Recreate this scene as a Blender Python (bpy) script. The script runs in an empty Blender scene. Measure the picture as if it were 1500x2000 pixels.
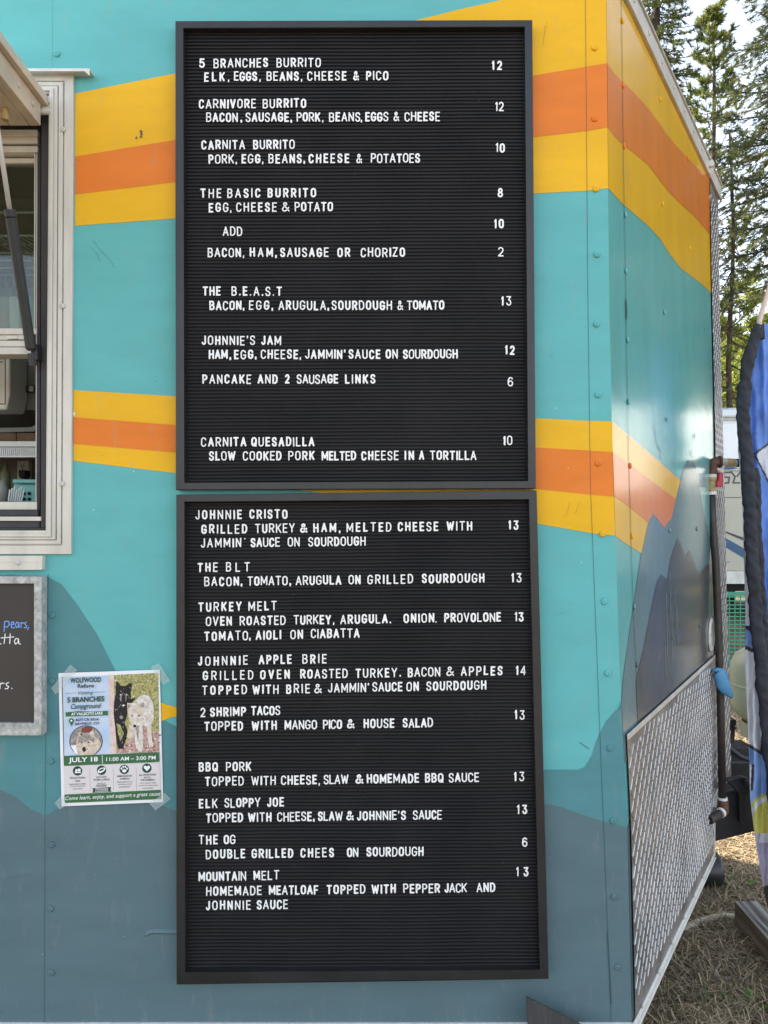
import bpy, bmesh, math, random
from mathutils import Vector, Matrix
random.seed(7)
R_ = math.radians
sc = bpy.context.scene
COL = sc.collection

# ------------------------------------------------------------------ camera, sky, sun, exposure
CAMY, CAMZ, F = -1.62, 1.55, 1500.0
cam_d = bpy.data.cameras.new('camera')
cam = bpy.data.objects.new('camera', cam_d); COL.objects.link(cam)
cam.location = (0, CAMY, CAMZ); cam.rotation_euler = (R_(90), 0, 0)
cam_d.sensor_fit = 'HORIZONTAL'; cam_d.sensor_width = 36; cam_d.lens = 36
cam_d.clip_start = 0.05; cam_d.clip_end = 2000
sc.camera = cam

SUN_AZ = math.atan2(-0.82, 0.57); SUN_EL = R_(46)
w = bpy.data.worlds.new('World'); sc.world = w; w.use_nodes = True
nt = w.node_tree; nt.nodes.clear()
sky = nt.nodes.new('ShaderNodeTexSky'); sky.sky_type = 'NISHITA'; sky.sun_disc = False
sky.sun_elevation = SUN_EL; sky.sun_rotation = SUN_AZ; sky.air_density = 1.0; sky.dust_density = 0.7; sky.ozone_density = 1.0
bg = nt.nodes.new('ShaderNodeBackground'); bg.inputs[1].default_value = 0.15
wo = nt.nodes.new('ShaderNodeOutputWorld')
hs = nt.nodes.new('ShaderNodeHueSaturation'); hs.inputs['Saturation'].default_value = .52
nt.links.new(sky.outputs[0], hs.inputs['Color']); nt.links.new(hs.outputs[0], bg.inputs[0]); nt.links.new(bg.outputs[0], wo.inputs[0])

sl = bpy.data.lights.new('sun', 'SUN'); sl.energy = 4.3; sl.angle = R_(0.5); sl.color = (1.0, 0.91, 0.74)
so = bpy.data.objects.new('sun', sl); COL.objects.link(so)
sdir = Vector((math.sin(SUN_AZ)*math.cos(SUN_EL), math.cos(SUN_AZ)*math.cos(SUN_EL), math.sin(SUN_EL)))
so.rotation_euler = (-sdir).to_track_quat('-Z', 'Y').to_euler()
so.location = (-10, 6, 12)

sc.view_settings.view_transform = 'Standard'; sc.view_settings.look = 'None'
sc.view_settings.exposure = 1.75; sc.view_settings.gamma = 1.0
sc.render.engine = 'CYCLES'

# ------------------------------------------------------------------ helpers
def WP(u, v, y=0.0):
    "place of a point of the plane at depth y"
    d = y - CAMY
    return Vector(((u-750)*d/F, y, CAMZ-(v-1000)*d/F))

def mat(name, col, rough=.5, dents=0.0, dust=0.0, metal=0.0, var=0.0, vscale=6, bump=0.0, bscale=150, spec=.5, stretch=(1,1,1), col2=None, coat=0.0, translucent=0.0, detail=4):
    m = bpy.data.materials.new(name); m.use_nodes = True
    t = m.node_tree; b = t.nodes['Principled BSDF']
    b.inputs['Base Color'].default_value = (*col, 1)
    b.inputs['Roughness'].default_value = rough; b.inputs['Metallic'].default_value = metal
    b.inputs['Specular IOR Level'].default_value = spec
    if coat: b.inputs['Coat Weight'].default_value = coat; b.inputs['Coat Roughness'].default_value = .14
    geo = t.nodes.new('ShaderNodeNewGeometry')
    mp = t.nodes.new('ShaderNodeMapping'); mp.inputs['Scale'].default_value = stretch
    t.links.new(geo.outputs['Position'], mp.inputs['Vector'])
    colsock = None
    if var or col2:
        n = t.nodes.new('ShaderNodeTexNoise'); n.inputs['Scale'].default_value = vscale; n.inputs['Detail'].default_value = detail
        n.inputs['Roughness'].default_value = .65
        t.links.new(mp.outputs[0], n.inputs['Vector'])
        r = t.nodes.new('ShaderNodeValToRGB'); r.color_ramp.elements[0].position = .33; r.color_ramp.elements[1].position = .67
        c1 = col if col2 else tuple(max(0, c*(1-var)) for c in col)
        c2 = col2 if col2 else tuple(min(1, c*(1+var)) for c in col)
        r.color_ramp.elements[0].color = (*c1, 1); r.color_ramp.elements[1].color = (*c2, 1)
        t.links.new(n.outputs['Fac'], r.inputs[0]); t.links.new(r.outputs[0], b.inputs['Base Color']); colsock = r.outputs[0]
    if dust and colsock:
        mp3 = t.nodes.new('ShaderNodeMapping'); mp3.inputs['Scale'].default_value = (1,1,.22); t.links.new(geo.outputs['Position'], mp3.inputs['Vector'])
        n3 = t.nodes.new('ShaderNodeTexNoise'); n3.inputs['Scale'].default_value = 34; n3.inputs['Detail'].default_value = 7; n3.inputs['Roughness'].default_value = .72
        t.links.new(mp3.outputs[0], n3.inputs['Vector'])
        r3 = t.nodes.new('ShaderNodeValToRGB'); r3.color_ramp.elements[0].position = .56; r3.color_ramp.elements[1].position = .80
        r3.color_ramp.elements[0].color = (0,0,0,1); r3.color_ramp.elements[1].color = (dust,dust,dust,1)
        mx3 = t.nodes.new('ShaderNodeMix'); mx3.data_type = 'RGBA'; mx3.inputs[7].default_value = (.34,.31,.26,1)
        t.links.new(n3.outputs['Fac'], r3.inputs[0]); t.links.new(r3.outputs[0], mx3.inputs[0]); t.links.new(colsock, mx3.inputs[6]); t.links.new(mx3.outputs[2], b.inputs['Base Color'])
    if bump:
        n2 = t.nodes.new('ShaderNodeTexNoise'); n2.inputs['Scale'].default_value = bscale; n2.inputs['Detail'].default_value = 3
        t.links.new(mp.outputs[0], n2.inputs['Vector'])
        bp = t.nodes.new('ShaderNodeBump'); bp.inputs['Strength'].default_value = bump; bp.inputs['Distance'].default_value = .002
        t.links.new(n2.outputs['Fac'], bp.inputs['Height']); t.links.new(bp.outputs[0], b.inputs['Normal'])
        if dents:
            n4 = t.nodes.new('ShaderNodeTexNoise'); n4.inputs['Scale'].default_value = 5.5; n4.inputs['Detail'].default_value = 2; t.links.new(geo.outputs['Position'], n4.inputs['Vector'])
            b4 = t.nodes.new('ShaderNodeBump'); b4.inputs['Strength'].default_value = dents; b4.inputs['Distance'].default_value = .02
            t.links.new(n4.outputs['Fac'], b4.inputs['Height']); t.links.new(b4.outputs[0], bp.inputs['Normal'])
    if translucent:
        tr = t.nodes.new('ShaderNodeBsdfTranslucent'); tr.inputs[0].default_value = (*col, 1)
        if colsock: t.links.new(colsock, tr.inputs[0])
        mx = t.nodes.new('ShaderNodeMixShader'); mx.inputs[0].default_value = translucent
        t.links.new(b.outputs[0], mx.inputs[1]); t.links.new(tr.outputs[0], mx.inputs[2])
        t.links.new(mx.outputs[0], t.nodes['Material Output'].inputs[0])
    return m

class MB:
    def __init__(s): s.v = []; s.f = []; s.m = []
    def face(s, pts, mi=0):
        i = len(s.v); s.v += [tuple(p) for p in pts]; s.f.append(tuple(range(i, i+len(pts)))); s.m.append(mi)
    def raw(s, vs, fs, mi=0):
        i = len(s.v); s.v += [tuple(p) for p in vs]
        for f in fs: s.f.append(tuple(i+k for k in f)); s.m.append(mi)
    def box(s, x0, x1, y0, y1, z0, z1, mi=0):
        s.hexa([(x0,y0,z0),(x1,y0,z0),(x1,y0,z1),(x0,y0,z1)], [(x0,y1,z0),(x1,y1,z0),(x1,y1,z1),(x0,y1,z1)], mi)
    def hexa(s, a, b, mi=0):
        n = len(a); fs = [tuple(range(n)), tuple(range(2*n-1, n-1, -1))]
        for k in range(n): fs.append((k, n+k, n+(k+1) % n, (k+1) % n))
        s.raw(list(a)+list(b), fs, mi)
    def px(s, poly, yf, yb, mi=0):
        "solid whose front outline lies in the plane yf and which runs back to yb"
        a = [WP(u, v, yf) for u, v in poly]; b = [Vector((p.x, yb, p.z)) for p in a]
        s.hexa(a, b, mi)
    def pxr(s, u0, v0, u1, v1, yf, yb, mi=0): s.px([(u0,v0),(u1,v0),(u1,v1),(u0,v1)], yf, yb, mi)
    def tube(s, pts, rad, n=10, mi=0, cap=True):
        pts = [Vector(p) for p in pts]; N = len(pts)
        if not hasattr(rad, '__len__'): rad = [rad]*N
        vs = []; up = None
        for i, p in enumerate(pts):
            d = (pts[min(i+1, N-1)]-pts[max(i-1, 0)]).normalized()
            if up is None:
                up = Vector((0,0,1)) if abs(d.z) < .9 else Vector((1,0,0))
            a = d.cross(up)
            if a.length < 1e-6: a = d.orthogonal()
            a.normalize(); b = d.cross(a); up = -b if False else up
            for k in range(n):
                t = 2*math.pi*k/n; vs.append(p+a*math.cos(t)*rad[i]+b*math.sin(t)*rad[i])
        fs = []
        for i in range(N-1):
            for k in range(n):
                fs.append((i*n+k, i*n+(k+1) % n, (i+1)*n+(k+1) % n, (i+1)*n+k))
        if cap: fs.append(tuple(range(n-1, -1, -1))); fs.append(tuple((N-1)*n+k for k in range(n)))
        s.raw(vs, fs, mi)
    def lathe(s, prof, c, axis='z', n=24, mi=0):
        "prof: list of (r, h) along an axis through c"
        vs = []; N = len(prof)
        for r, h in prof:
            for k in range(n):
                t = 2*math.pi*k/n; a, b = r*math.cos(t), r*math.sin(t)
                q = (a, b, h) if axis == 'z' else ((h, a, b) if axis == 'x' else (a, -h, b))
                vs.append((c[0]+q[0], c[1]+q[1], c[2]+q[2]))
        fs = []
        for i in range(N-1):
            for k in range(n): fs.append((i*n+k, i*n+(k+1) % n, (i+1)*n+(k+1) % n, (i+1)*n+k))
        fs.append(tuple(range(n-1, -1, -1))); fs.append(tuple((N-1)*n+k for k in range(n)))
        s.raw(vs, fs, mi)
    def build(s, name, mats, parent=None, smooth=False, bevel=0.0, origin=None):
        o0 = Vector(parent['o_']) if parent is not None else Vector(origin or (0,0,0))
        me = bpy.data.meshes.new(name)
        me.from_pydata([(p[0]-o0.x, p[1]-o0.y, p[2]-o0.z) for p in s.v], [], s.f)
        if not isinstance(mats, (list, tuple)): mats = [mats]
        for m in mats: me.materials.append(m)
        me.polygons.foreach_set('material_index', s.m)
        if smooth: me.polygons.foreach_set('use_smooth', [True]*len(s.f))
        me.update()
        o = bpy.data.objects.new(name, me); COL.objects.link(o)
        if bevel:
            b = bmesh.new(); b.from_mesh(me); bmesh.ops.remove_doubles(b, verts=b.verts, dist=1e-6)
            bmesh.ops.recalc_face_normals(b, faces=b.faces); b.to_mesh(me); b.free()
            md = o.modifiers.new('bevel', 'BEVEL'); md.width = bevel; md.segments = 2; md.limit_method = 'ANGLE'; md.angle_limit = R_(35)
        if parent is not None: o.parent = parent
        else: o.location = o0
        o['o_'] = tuple(o0)
        return o

def thing(name, label, cat, loc, group=None):
    o = bpy.data.objects.new(name, None); COL.objects.link(o); o.location = loc
    o.empty_display_size = .05
    o['label'] = label; o['category'] = cat; o['o_'] = tuple(loc)
    if group: o['group'] = group
    return o
def tag(o, label=None, cat=None, group=None, kind=None):
    if label: o['label'] = label
    if cat: o['category'] = cat
    if group: o['group'] = group
    if kind: o['kind'] = kind
    return o
def lerp(a, b, t): return a+(b-a)*t
def pl(xs, ys, x):
    if x <= xs[0]: return ys[0]+(ys[1]-ys[0])*(x-xs[0])/(xs[1]-xs[0])
    for i in range(len(xs)-1):
        if x <= xs[i+1] or i == len(xs)-2:
            return ys[i]+(ys[i+1]-ys[i])*(x-xs[i])/(xs[i+1]-xs[i])

def text2d(s, offset=0.0, shear=0.0, space=1.0):
    "a line of lettering as flat verts and faces scaled to the unit box"
    cu = bpy.data.curves.new('t', 'FONT'); cu.body = s; cu.offset = offset; cu.shear = shear; cu.space_character = space
    cu.resolution_u = 3
    o = bpy.data.objects.new('t', cu); COL.objects.link(o)
    dg = bpy.context.evaluated_depsgraph_get()
    me = bpy.data.meshes.new_from_object(o.evaluated_get(dg))
    vs = [(v.co.x, v.co.y) for v in me.vertices]; fs = [tuple(p.vertices) for p in me.polygons]
    bpy.data.objects.remove(o); bpy.data.curves.remove(cu); bpy.data.meshes.remove(me)
    x0 = min(v[0] for v in vs); x1 = max(v[0] for v in vs); y0 = min(v[1] for v in vs); y1 = max(v[1] for v in vs)
    return [((x-x0)/(x1-x0), (y-y0)/(y1-y0)) for x, y in vs], fs

# ------------------------------------------------------------------ materials
TEAL = (.120,.425,.420); YEL = (.80,.44,.012); ORA = (.74,.20,.024); HILL = (.085,.235,.255); LOW = (.100,.162,.180)
PK = dict(rough=.46, spec=.22, dents=.25, dust=.35, var=.06, vscale=9, bump=.10, bscale=260, stretch=(.45,1,1.5))
m_teal = mat('teal_paint', TEAL, **PK); m_yel = mat('yellow_paint', YEL, **PK); m_ora = mat('orange_paint', ORA, **PK)
m_hill = mat('slate_teal_paint', HILL, **PK); m_low = mat('blue_grey_paint', LOW, **PK)
NK = dict(dents=.18, dust=.30, rough=.22, spec=.42, coat=.45, var=.06, vscale=7, bump=.16, bscale=190, stretch=(1.5,1.5,.35))
n_teal = mat('nose_teal_paint', TEAL, **NK); n_yel = mat('nose_yellow_paint', YEL, **NK); n_ora = mat('nose_orange_paint', ORA, **NK)
n_m1 = mat('nose_blue_grey_paint', (.12,.215,.235), **NK); n_m2 = mat('nose_grey_paint', (.062,.076,.080), **NK); n_light = mat('nose_pale_teal_paint', (.19,.42,.43), **NK)
n_low = mat('nose_low_paint', LOW, **NK)
m_seam = mat('dark_seam', (.03,.075,.08), .8)
m_alu = mat('aluminium', (.70,.68,.62), .36, .75, var=.12, vscale=14, stretch=(1,1,.3), bump=.05, bscale=60)
m_alud = mat('dull_aluminium', (.50,.47,.42), .42, .7, var=.15, vscale=12, bump=.06, bscale=60)
m_cream = mat('cream_toned_aluminium', (.60,.57,.50), .36, .5, var=.12, vscale=20, stretch=(1,1,.2), bump=.05, bscale=90)  # aluminium with the warm tone of its reflections put into the colour
m_plate = mat('diamond_plate_metal', (.155,.140,.128), .30, .9, var=.5, vscale=7, bump=.04, bscale=80)  # patchy reflections of the plate put into its colour
m_tread = mat('worn_glint_metal', (.62,.61,.59), .26, .9, var=.25, vscale=9)
m_galv = mat('galvanised_metal', (.40,.405,.38), .42, .7, var=.40, vscale=70, bump=.05, bscale=80)
m_rub = mat('black_rubber', (.025,.025,.027), .55, var=.2, vscale=20)
m_gask = mat('charcoal_gasket', (.045,.042,.045), .7, var=.15, vscale=30)
m_frame = mat('black_board_frame', (.019,.019,.020), .36, var=.25, vscale=18, bump=.05, bscale=220, stretch=(.5,1,.5))
m_felt = mat('black_ribbed_plastic', (.0060,.0060,.0078), .52, col2=(.0135,.0130,.0138), vscale=5, detail=8, spec=.26)
m_white = mat('white_plastic', (.82,.82,.79), .4)
m_letter = mat('white_letter_plastic', (.88,.875,.85), .42)
m_black = mat('black_paint', (.018,.018,.02), .4, var=.3, vscale=30, bump=.1, bscale=120)
m_iron = mat('black_iron_pipe', (.035,.028,.024), .42, .3, var=.35, vscale=40, bump=.15, bscale=160)
m_rust = mat('rusty_iron', (.10,.04,.022), .6, .2, var=.4, vscale=60, bump=.2, bscale=160)
m_brass = mat('brass', (.42,.29,.12), .4, .8, var=.25, vscale=50)
m_red = mat('red_plastic', (.52,.03,.06), .4)
m_tape = mat('white_thread_tape', (.75,.73,.68), .7)
m_hose = mat('cream_hose', (.66,.59,.47), .55, var=.15, vscale=20)
m_pole = mat('fibreglass_pole', (.70,.56,.47), .4)
m_screw = mat('steel_screw', (.55,.53,.50), .3, .9)
m_dark = mat('dark_recess', (.008,.008,.01), .8)

# ------------------------------------------------------------------ ground, hill
def ground_mat():
    m = bpy.data.materials.new('dry_needle_ground'); m.use_nodes = True; t = m.node_tree; b = t.nodes['Principled BSDF']
    g = t.nodes.new('ShaderNodeNewGeometry')
    n1 = t.nodes.new('ShaderNodeTexNoise'); n1.inputs['Scale'].default_value = 2.2; n1.inputs['Detail'].default_value = 6
    n2 = t.nodes.new('ShaderNodeTexNoise'); n2.inputs['Scale'].default_value = 60; n2.inputs['Detail'].default_value = 4
    for n in (n1, n2): t.links.new(g.outputs['Position'], n.inputs['Vector'])
    r1 = t.nodes.new('ShaderNodeValToRGB'); r1.color_ramp.elements[0].position = .35; r1.color_ramp.elements[1].position = .7
    r1.color_ramp.elements[0].color = (.10,.068,.042,1); r1.color_ramp.elements[1].color = (.30,.225,.135,1)
    r2 = t.nodes.new('ShaderNodeValToRGB'); r2.color_ramp.elements[0].color = (.35,.35,.35,1); r2.color_ramp.elements[1].color = (1.15,1.1,1,1)
    mx = t.nodes.new('ShaderNodeMix'); mx.data_type = 'RGBA'; mx.blend_type = 'MULTIPLY'; mx.inputs[0].default_value = .8
    t.links.new(n1.outputs['Fac'], r1.inputs[0]); t.links.new(n2.outputs['Fac'], r2.inputs[0])
    t.links.new(r1.outputs[0], mx.inputs[6]); t.links.new(r2.outputs[0], mx.inputs[7]); t.links.new(mx.outputs[2], b.inputs['Base Color'])
    b.inputs['Roughness'].default_value = .95
    bp = t.nodes.new('ShaderNodeBump'); bp.inputs['Strength'].default_value = .8; bp.inputs['Distance'].default_value = .02
    t.links.new(n2.outputs['Fac'], bp.inputs['Height']); t.links.new(bp.outputs[0], b.inputs['Normal'])
    return m
m_ground = ground_mat()
g = MB(); N = 40
for i in range(N):
    for j in range(N):
        pass
g.face([(-400,-400,0),(400,-400,0),(400,400,0),(-400,400,0)])
tag(g.build('ground', m_ground), kind='structure')
h = MB(); nx, ny = 60, 24; hv = []
for j in range(ny+1):
    for i in range(nx+1):
        x = -60+i*3.6; y = 34+j*3.5
        z = -.2 + 46*((j/ny)**1.25)*(0.8+.2*math.sin(x*.07+.6)+.04*math.sin(x*.5+j)) + .35*random.random()
        hv.append((x, y, z))
hf = [(j*(nx+1)+i, j*(nx+1)+i+1, (j+1)*(nx+1)+i+1, (j+1)*(nx+1)+i) for j in range(ny) for i in range(nx)]
h.raw(hv, hf)
m_hillg = mat('sunlit_meadow', (.26,.22,.08), .95, vscale=.3, col2=(.07,.10,.025), detail=8)
tag(h.build('hillside', m_hillg, smooth=True), kind='structure')

# ------------------------------------------------------------------ the trailer: geometry of its nose
CV = [0, 600, 880, 1300, 1610, 2000]; CU = [1184, 1190, 1196, 1210, 1225, 1234]
def cu(v): return pl(CV, CU, v)
S0 = -CAMY/F
def Lx(z): v = 1000-(z-CAMZ)/S0; return (cu(v)-750)*S0
TIPY = 1.0575
def Rx(z): v = 1000-(z-CAMZ)*F/(TIPY-CAMY); return (pl([345,573,866,1284,1650],[1384.5,1388,1395,1394,1394],v)-750)*(TIPY-CAMY)/F
CAPY = 1.235
def Cx(z): v = 1000-(z-CAMZ)*F/(CAPY-CAMY); return (pl([345,560,790,960,1150,1320,1473],[1400,1403,1408,1413,1417,1421,1425],v)-750)*(CAPY-CAMY)/F
NN = Vector((.8494,-.5278,0)); ND = Vector((.5278,.8494,0))
def NS(s, z, off=0.0):
    return Vector((Lx(z)*(1-s)+Rx(z)*s, TIPY*s, z))+NN*off
def nsz(u, v):
    z = 1.55
    for _ in range(25):
        k = (u-750)/F; l = Lx(z); r = Rx(z)
        s = (-CAMY*k-l)/(r-l-k*TIPY)
        z = CAMZ-(v-1000)/F*(TIPY*s-CAMY)
    return s, z
def sheet(mb, poly, fn, off, mi, grid=None):
    b = bmesh.new(); vs = [b.verts.new((p[0], p[1], 0)) for p in poly]; f = b.faces.new(vs)
    f.normal_update(); bmesh.ops.triangulate(b, faces=[f], ngon_method='EAR_CLIP')
    if grid:
        for ax, vals in grid:
            for q in vals:
                bmesh.ops.bisect_plane(b, geom=b.verts[:]+b.edges[:]+b.faces[:], plane_co=(q,0,0) if ax == 0 else (0,q,0), plane_no=(1,0,0) if ax == 0 else (0,1,0))
    b.verts.ensure_lookup_table()
    for i, v in enumerate(b.verts): v.index = i
    flip = None; fs = []
    for f in b.faces:
        idx = [v.index for v in f.verts]
        if f.normal.z < 0: idx.reverse()
        fs.append(tuple(idx))
    mb.raw([fn(v.co.x, v.co.y, off) for v in b.verts], fs, mi); b.free()
GRID = [(0, [.1*i for i in range(1, 10)]), (1, [.2+.06*i for i in range(48)])]
def wfn(x, z, off): return Vector((x, -off, z))
def wxz(u, v): p = WP(u, v); return (p.x, p.z)
def corner(v): return (cu(v), v)

trailer = thing('food_trailer', 'teal food trailer with yellow and orange stripes, painted mountains and a diamond plate nose', 'trailer', (-2.0, 1.0, 0))
ZB, ZT = CAMZ-996.5*S0, 2.78
# side wall, window opening left free
wall = MB()
XO = (104-750)*S0; XL = (-1500-750)*S0; ZO1 = CAMZ+818*S0; ZO0 = CAMZ-44*S0
zc = [ZB]+[CAMZ-(v-1000)*S0 for v in (1900,1750,1610,1450,1300,1100,880,600,300,0)]+[ZT]
for a, b in zip(zc[:-1], zc[1:]):
    wall.face([(XO,0,a),(Lx(a),0,a),(Lx(b),0,b),(XO,0,b)], 0)
wall.face([(-4.2,0,ZB),(XO,0,ZB),(XO,0,ZO0),(-4.2,0,ZO0)], 0)
wall.face([(-4.2,0,ZO1),(XO,0,ZO1),(XO,0,ZT),(-4.2,0,ZT)], 0)
wall.face([(-4.2,0,ZO0),(XL,0,ZO0),(XL,0,ZO1),(-4.2,0,ZO1)], 0)
def wsh(poly, off, mi): sheet(wall, [wxz(*p) for p in poly], wfn, off, mi)
# upper stripe
wsh([(147,183),(340,144),(520,106),(700,66),(820,38),(900,18),(990,-2),(1100,-30),corner(-38),corner(120),corner(249),corner(368),(1144,373),(1045,378),(700,401),(340,427),(147,441)], .0006, 1)
wsh([(147,306),(340,274),(700,210),(1042,148),(1143,131),corner(124),corner(249),(1146,256),(1044,268),(700,312),(340,356),(147,380)], .0012, 2)
# lower stripe
wsh([(144,762),(342,774),(700,797),(1047,817),(1149,822),corner(823),corner(930),corner(1046),(1160,1042),(1051,1023),(800,985),(585,957),(342,924),(144,900)], .0006, 1)
wsh([(144,815),(342,830),(700,854),(1048,874),(1151,880),corner(883),corner(970),(1153,966),(1048,955),(700,920),(342,884),(144,867)], .0012, 2)
# hills
wsh([(-1400,1500),(-700,1420),(-200,1160),(20,1122),(95,1128),(120,1141),(150,1180),(190,1240),(215,1290),(232,1322),(262,1365),(300,1395),(345,1420),(480,1470),(700,1500),(900,1506),(1070,1503),(1100,1503),(1129,1503),(1142,1498),(1155,1477),(1162,1454),(1170,1434),(1184,1408),(1201,1389),corner(1379),corner(1450),corner(1530),corner(1616),(1182,1605),(1155,1597),(1100,1577),(1070,1570),(1000,1568),(600,1640),(342,1583),(320,1574),(240,1556),(180,1560),(130,1572),(110,1581),(88,1592),(60,1580),(30,1556),(0,1542),(-300,1500),(-700,1560),(-1400,1640)], .0006, 3)
wsh([(-1400,1640),(-700,1560),(-300,1500),(0,1542),(30,1556),(60,1580),(88,1592),(110,1581),(130,1572),(180,1560),(240,1556),(320,1574),(342,1583),(600,1640),(1000,1568),(1070,1570),(1100,1577),(1155,1597),(1182,1605),corner(1616),corner(1750),corner(1850),corner(1996),(600,1996),(88,1996),(-1400,1996)], .0006, 4)
wsh([(180,1440),(250,1398),(313,1372),(334,1378),(356,1383),(356,1398),(332,1401),(313,1410),(260,1425)], .0012, 1)
# seams along the sheet joints
def seam(mb, pts, w0, mi, fn=None, off=.0018):
    for a, b in zip(pts[:-1], pts[1:]):
        d = Vector((b[0]-a[0], b[1]-a[1])); d.normalize(); n = Vector((-d.y, d.x))*w0*.5
        q = [(a[0]+n.x, a[1]+n.y), (a[0]-n.x, a[1]-n.y), (b[0]-n.x, b[1]-n.y), (b[0]+n.x, b[1]+n.y)]
        mb.face([(fn or wfn)(x, z, off) for x, z in q], mi)
seam(wall, [wxz(*p) for p in ((1143,-10),(1148,600),(1153,950),(1170,1400),(1182,1700),(1192,1960),(1193,1996))], .0008, 5)
seam(wall, [wxz(*p) for p in ((1186,1820),(1190,1900),(1193,1960))], .0024, 5, off=.0021)
seam(wall, [wxz(*p) for p in ((95,1120),(89,1500),(87,1996))], .0007, 5)
seam(wall, [wxz(*p) for p in ((103,-10),(103,130))], .0003, 5)
# flaked spots and screw holes
def blob(u, v, r, mi, off=.0024):
    n = 9; a = random.random()*6
    wall.face([wfn(*wxz(u+math.cos(2*math.pi*k/n)*r*random.uniform(.6,1.2), v-math.sin(2*math.pi*k/n)*r*random.uniform(.7,1.4)), off) for k in range(n)], mi)
for u, v, r in ((276,258,2.6),(277,263,2.2),(276,268,2),(267,270,2)): blob(u, v, r, 5)
for u, v, r in ((146,808,2.6),(146,812,2.2)): blob(u, v, r, 6)
for _ in range(46):
    u, v = random.choice([(random.uniform(150,340), random.uniform(1600,1980)), (random.uniform(100,340), random.uniform(450,1280)), (random.uniform(1055,1140), random.uniform(60,1900)), (random.uniform(0,90), random.uniform(1600,1980))])
    blob(u, v, random.uniform(.35,1.0), random.choice([5,5,6]))
def relief(pts, w_, hgt, mi):
    for a, b in zip(pts[:-1], pts[1:]):
        (x0, z0), (x1, z1) = wxz(*a), wxz(*b)
        wall.raw([(x0,-.0008,z0+w_),(x1,-.0008,z1+w_),(x0,-.0008-hgt,z0),(x1,-.0008-hgt,z1),(x0,-.0008,z0-w_*.7),(x1,-.0008,z1-w_*.7)], [(0,2,3,1),(2,4,5,3)], mi)
relief([(284,1826),(296,1820),(320,1820.5),(350,1821)], .006, .0032, 4)
relief([(183,470),(196,487),(214,505),(224,522)], .0016, .0006, 0); relief([(178,482),(190,496),(196,512)], .0014, .0005, 0)
relief([(1132,1450),(1150,1462)], .002, .0008, 3)
seam(wall, [wxz(*p) for p in ((0,1718),(30,1712),(62,1708))], .0016, 4, off=.0016)
for u, v, L, a in ((1104,1010,30,1.3),(1122,1005,24,1.2),(1060,90,40,1.5),(1063,70,26,1.4),(640,1960,14,.3),(200,1690,9,2),(110,1640,7,1),(1086,1200,18,.2),(1074,700,11,1.2),(1122,560,7,1)):
    seam(wall, [wxz(u,v), wxz(u+L*math.cos(a)*.5+1, v-L*math.sin(a)*.5), wxz(u+L*math.cos(a), v-L*math.sin(a))], .00035, 5, off=.0022)
wall_o = wall.build('side_wall', [m_teal, m_yel, m_ora, m_hill, m_low, m_seam, m_white], trailer)

# nose panel
nose = MB()
def noseZb(s): return lerp(.468, .365, s)
def nzt(s): return 2.709
zl = [.2+.06*i for i in range(48)]; slist = [.1*i for i in range(11)]
sheet(nose, [(0,.47),(1,.365),(1,2.712),(0,2.712)], NS, 0, 0, GRID)
def nsh(poly, off, mi):
    q = []
    for p in poly:
        if p[0] == 'c': q.append((0, CAMZ-(p[1]-1000)*S0))
        elif p[0] == 's': q.append((p[1], p[2]))
        else: q.append(nsz(*p))
    sheet(nose, q, NS, off, mi, GRID)
def z4(*c): return [(1020+x/3.125, y/3.125) for x, y in c]
def z5(*c): return [(1020+x/3.125, 450+y/3.125) for x, y in c]
def z6(*c): return [(1020+x/3.125, 850+y/3.125) for x, y in c]
otop = z4((560,450),(610,500),(640,525),(720,610),(790,690),(880,820),(950,905),(1010,965),(1080,1040),(1138,1080))
obot = z4((560,830),(620,890),(680,935),(760,1000),(830,1090),(900,1180),(960,1240),(1040,1310),(1142,1430))
ybot = z4((560,1190),(612,1245),(700,1320),(780,1390),(850,1470))+z5((850,70),(910,160),(970,235),(1060,300),(1120,350),(1150,385))
def endz(p): return ('s', 1.0, nsz(*p)[1])
ytop = z4((610,0),(660,80),(715,150))
ytz = nsz(*ytop[0]); 
nsh([('s',0,2.712),('s',.09,2.712)]+ytop+[('s',nsz(*ytop[-1])[0]+.015,2.7115),('s',1,2.7115),endz(otop[-1])]+[endz(ybot[-1])]+ybot[::-1]+[('c',368)], .0006, 1)
nsh([('c',124)]+otop+[endz(otop[-1]),endz(obot[-1])]+obot[::-1]+[('c',249)], .0012, 2)
# lower stripe, ends cut off by the painted peak
y2t = z5((600,1210),(640,1245),(740,1330),(840,1415),(963,1525))
cut = z6((935,388),(905,515),(885,530),(868,565),(798,480),(790,482),(768,530),(725,720))
y2b = z6((660,680),(600,640))
nsh([('c',823)]+y2t+cut+y2b+[('c',1046)], .0006, 1)
o2t = z6((600,140),(650,175),(760,260),(935,388)); o2b = z6((768,530),(660,445),(600,400))
nsh([('c',883)]+o2t+z6((905,515),(885,530),(868,565),(798,480),(790,482))+o2b+[('c',970)], .0012, 2)
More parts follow.
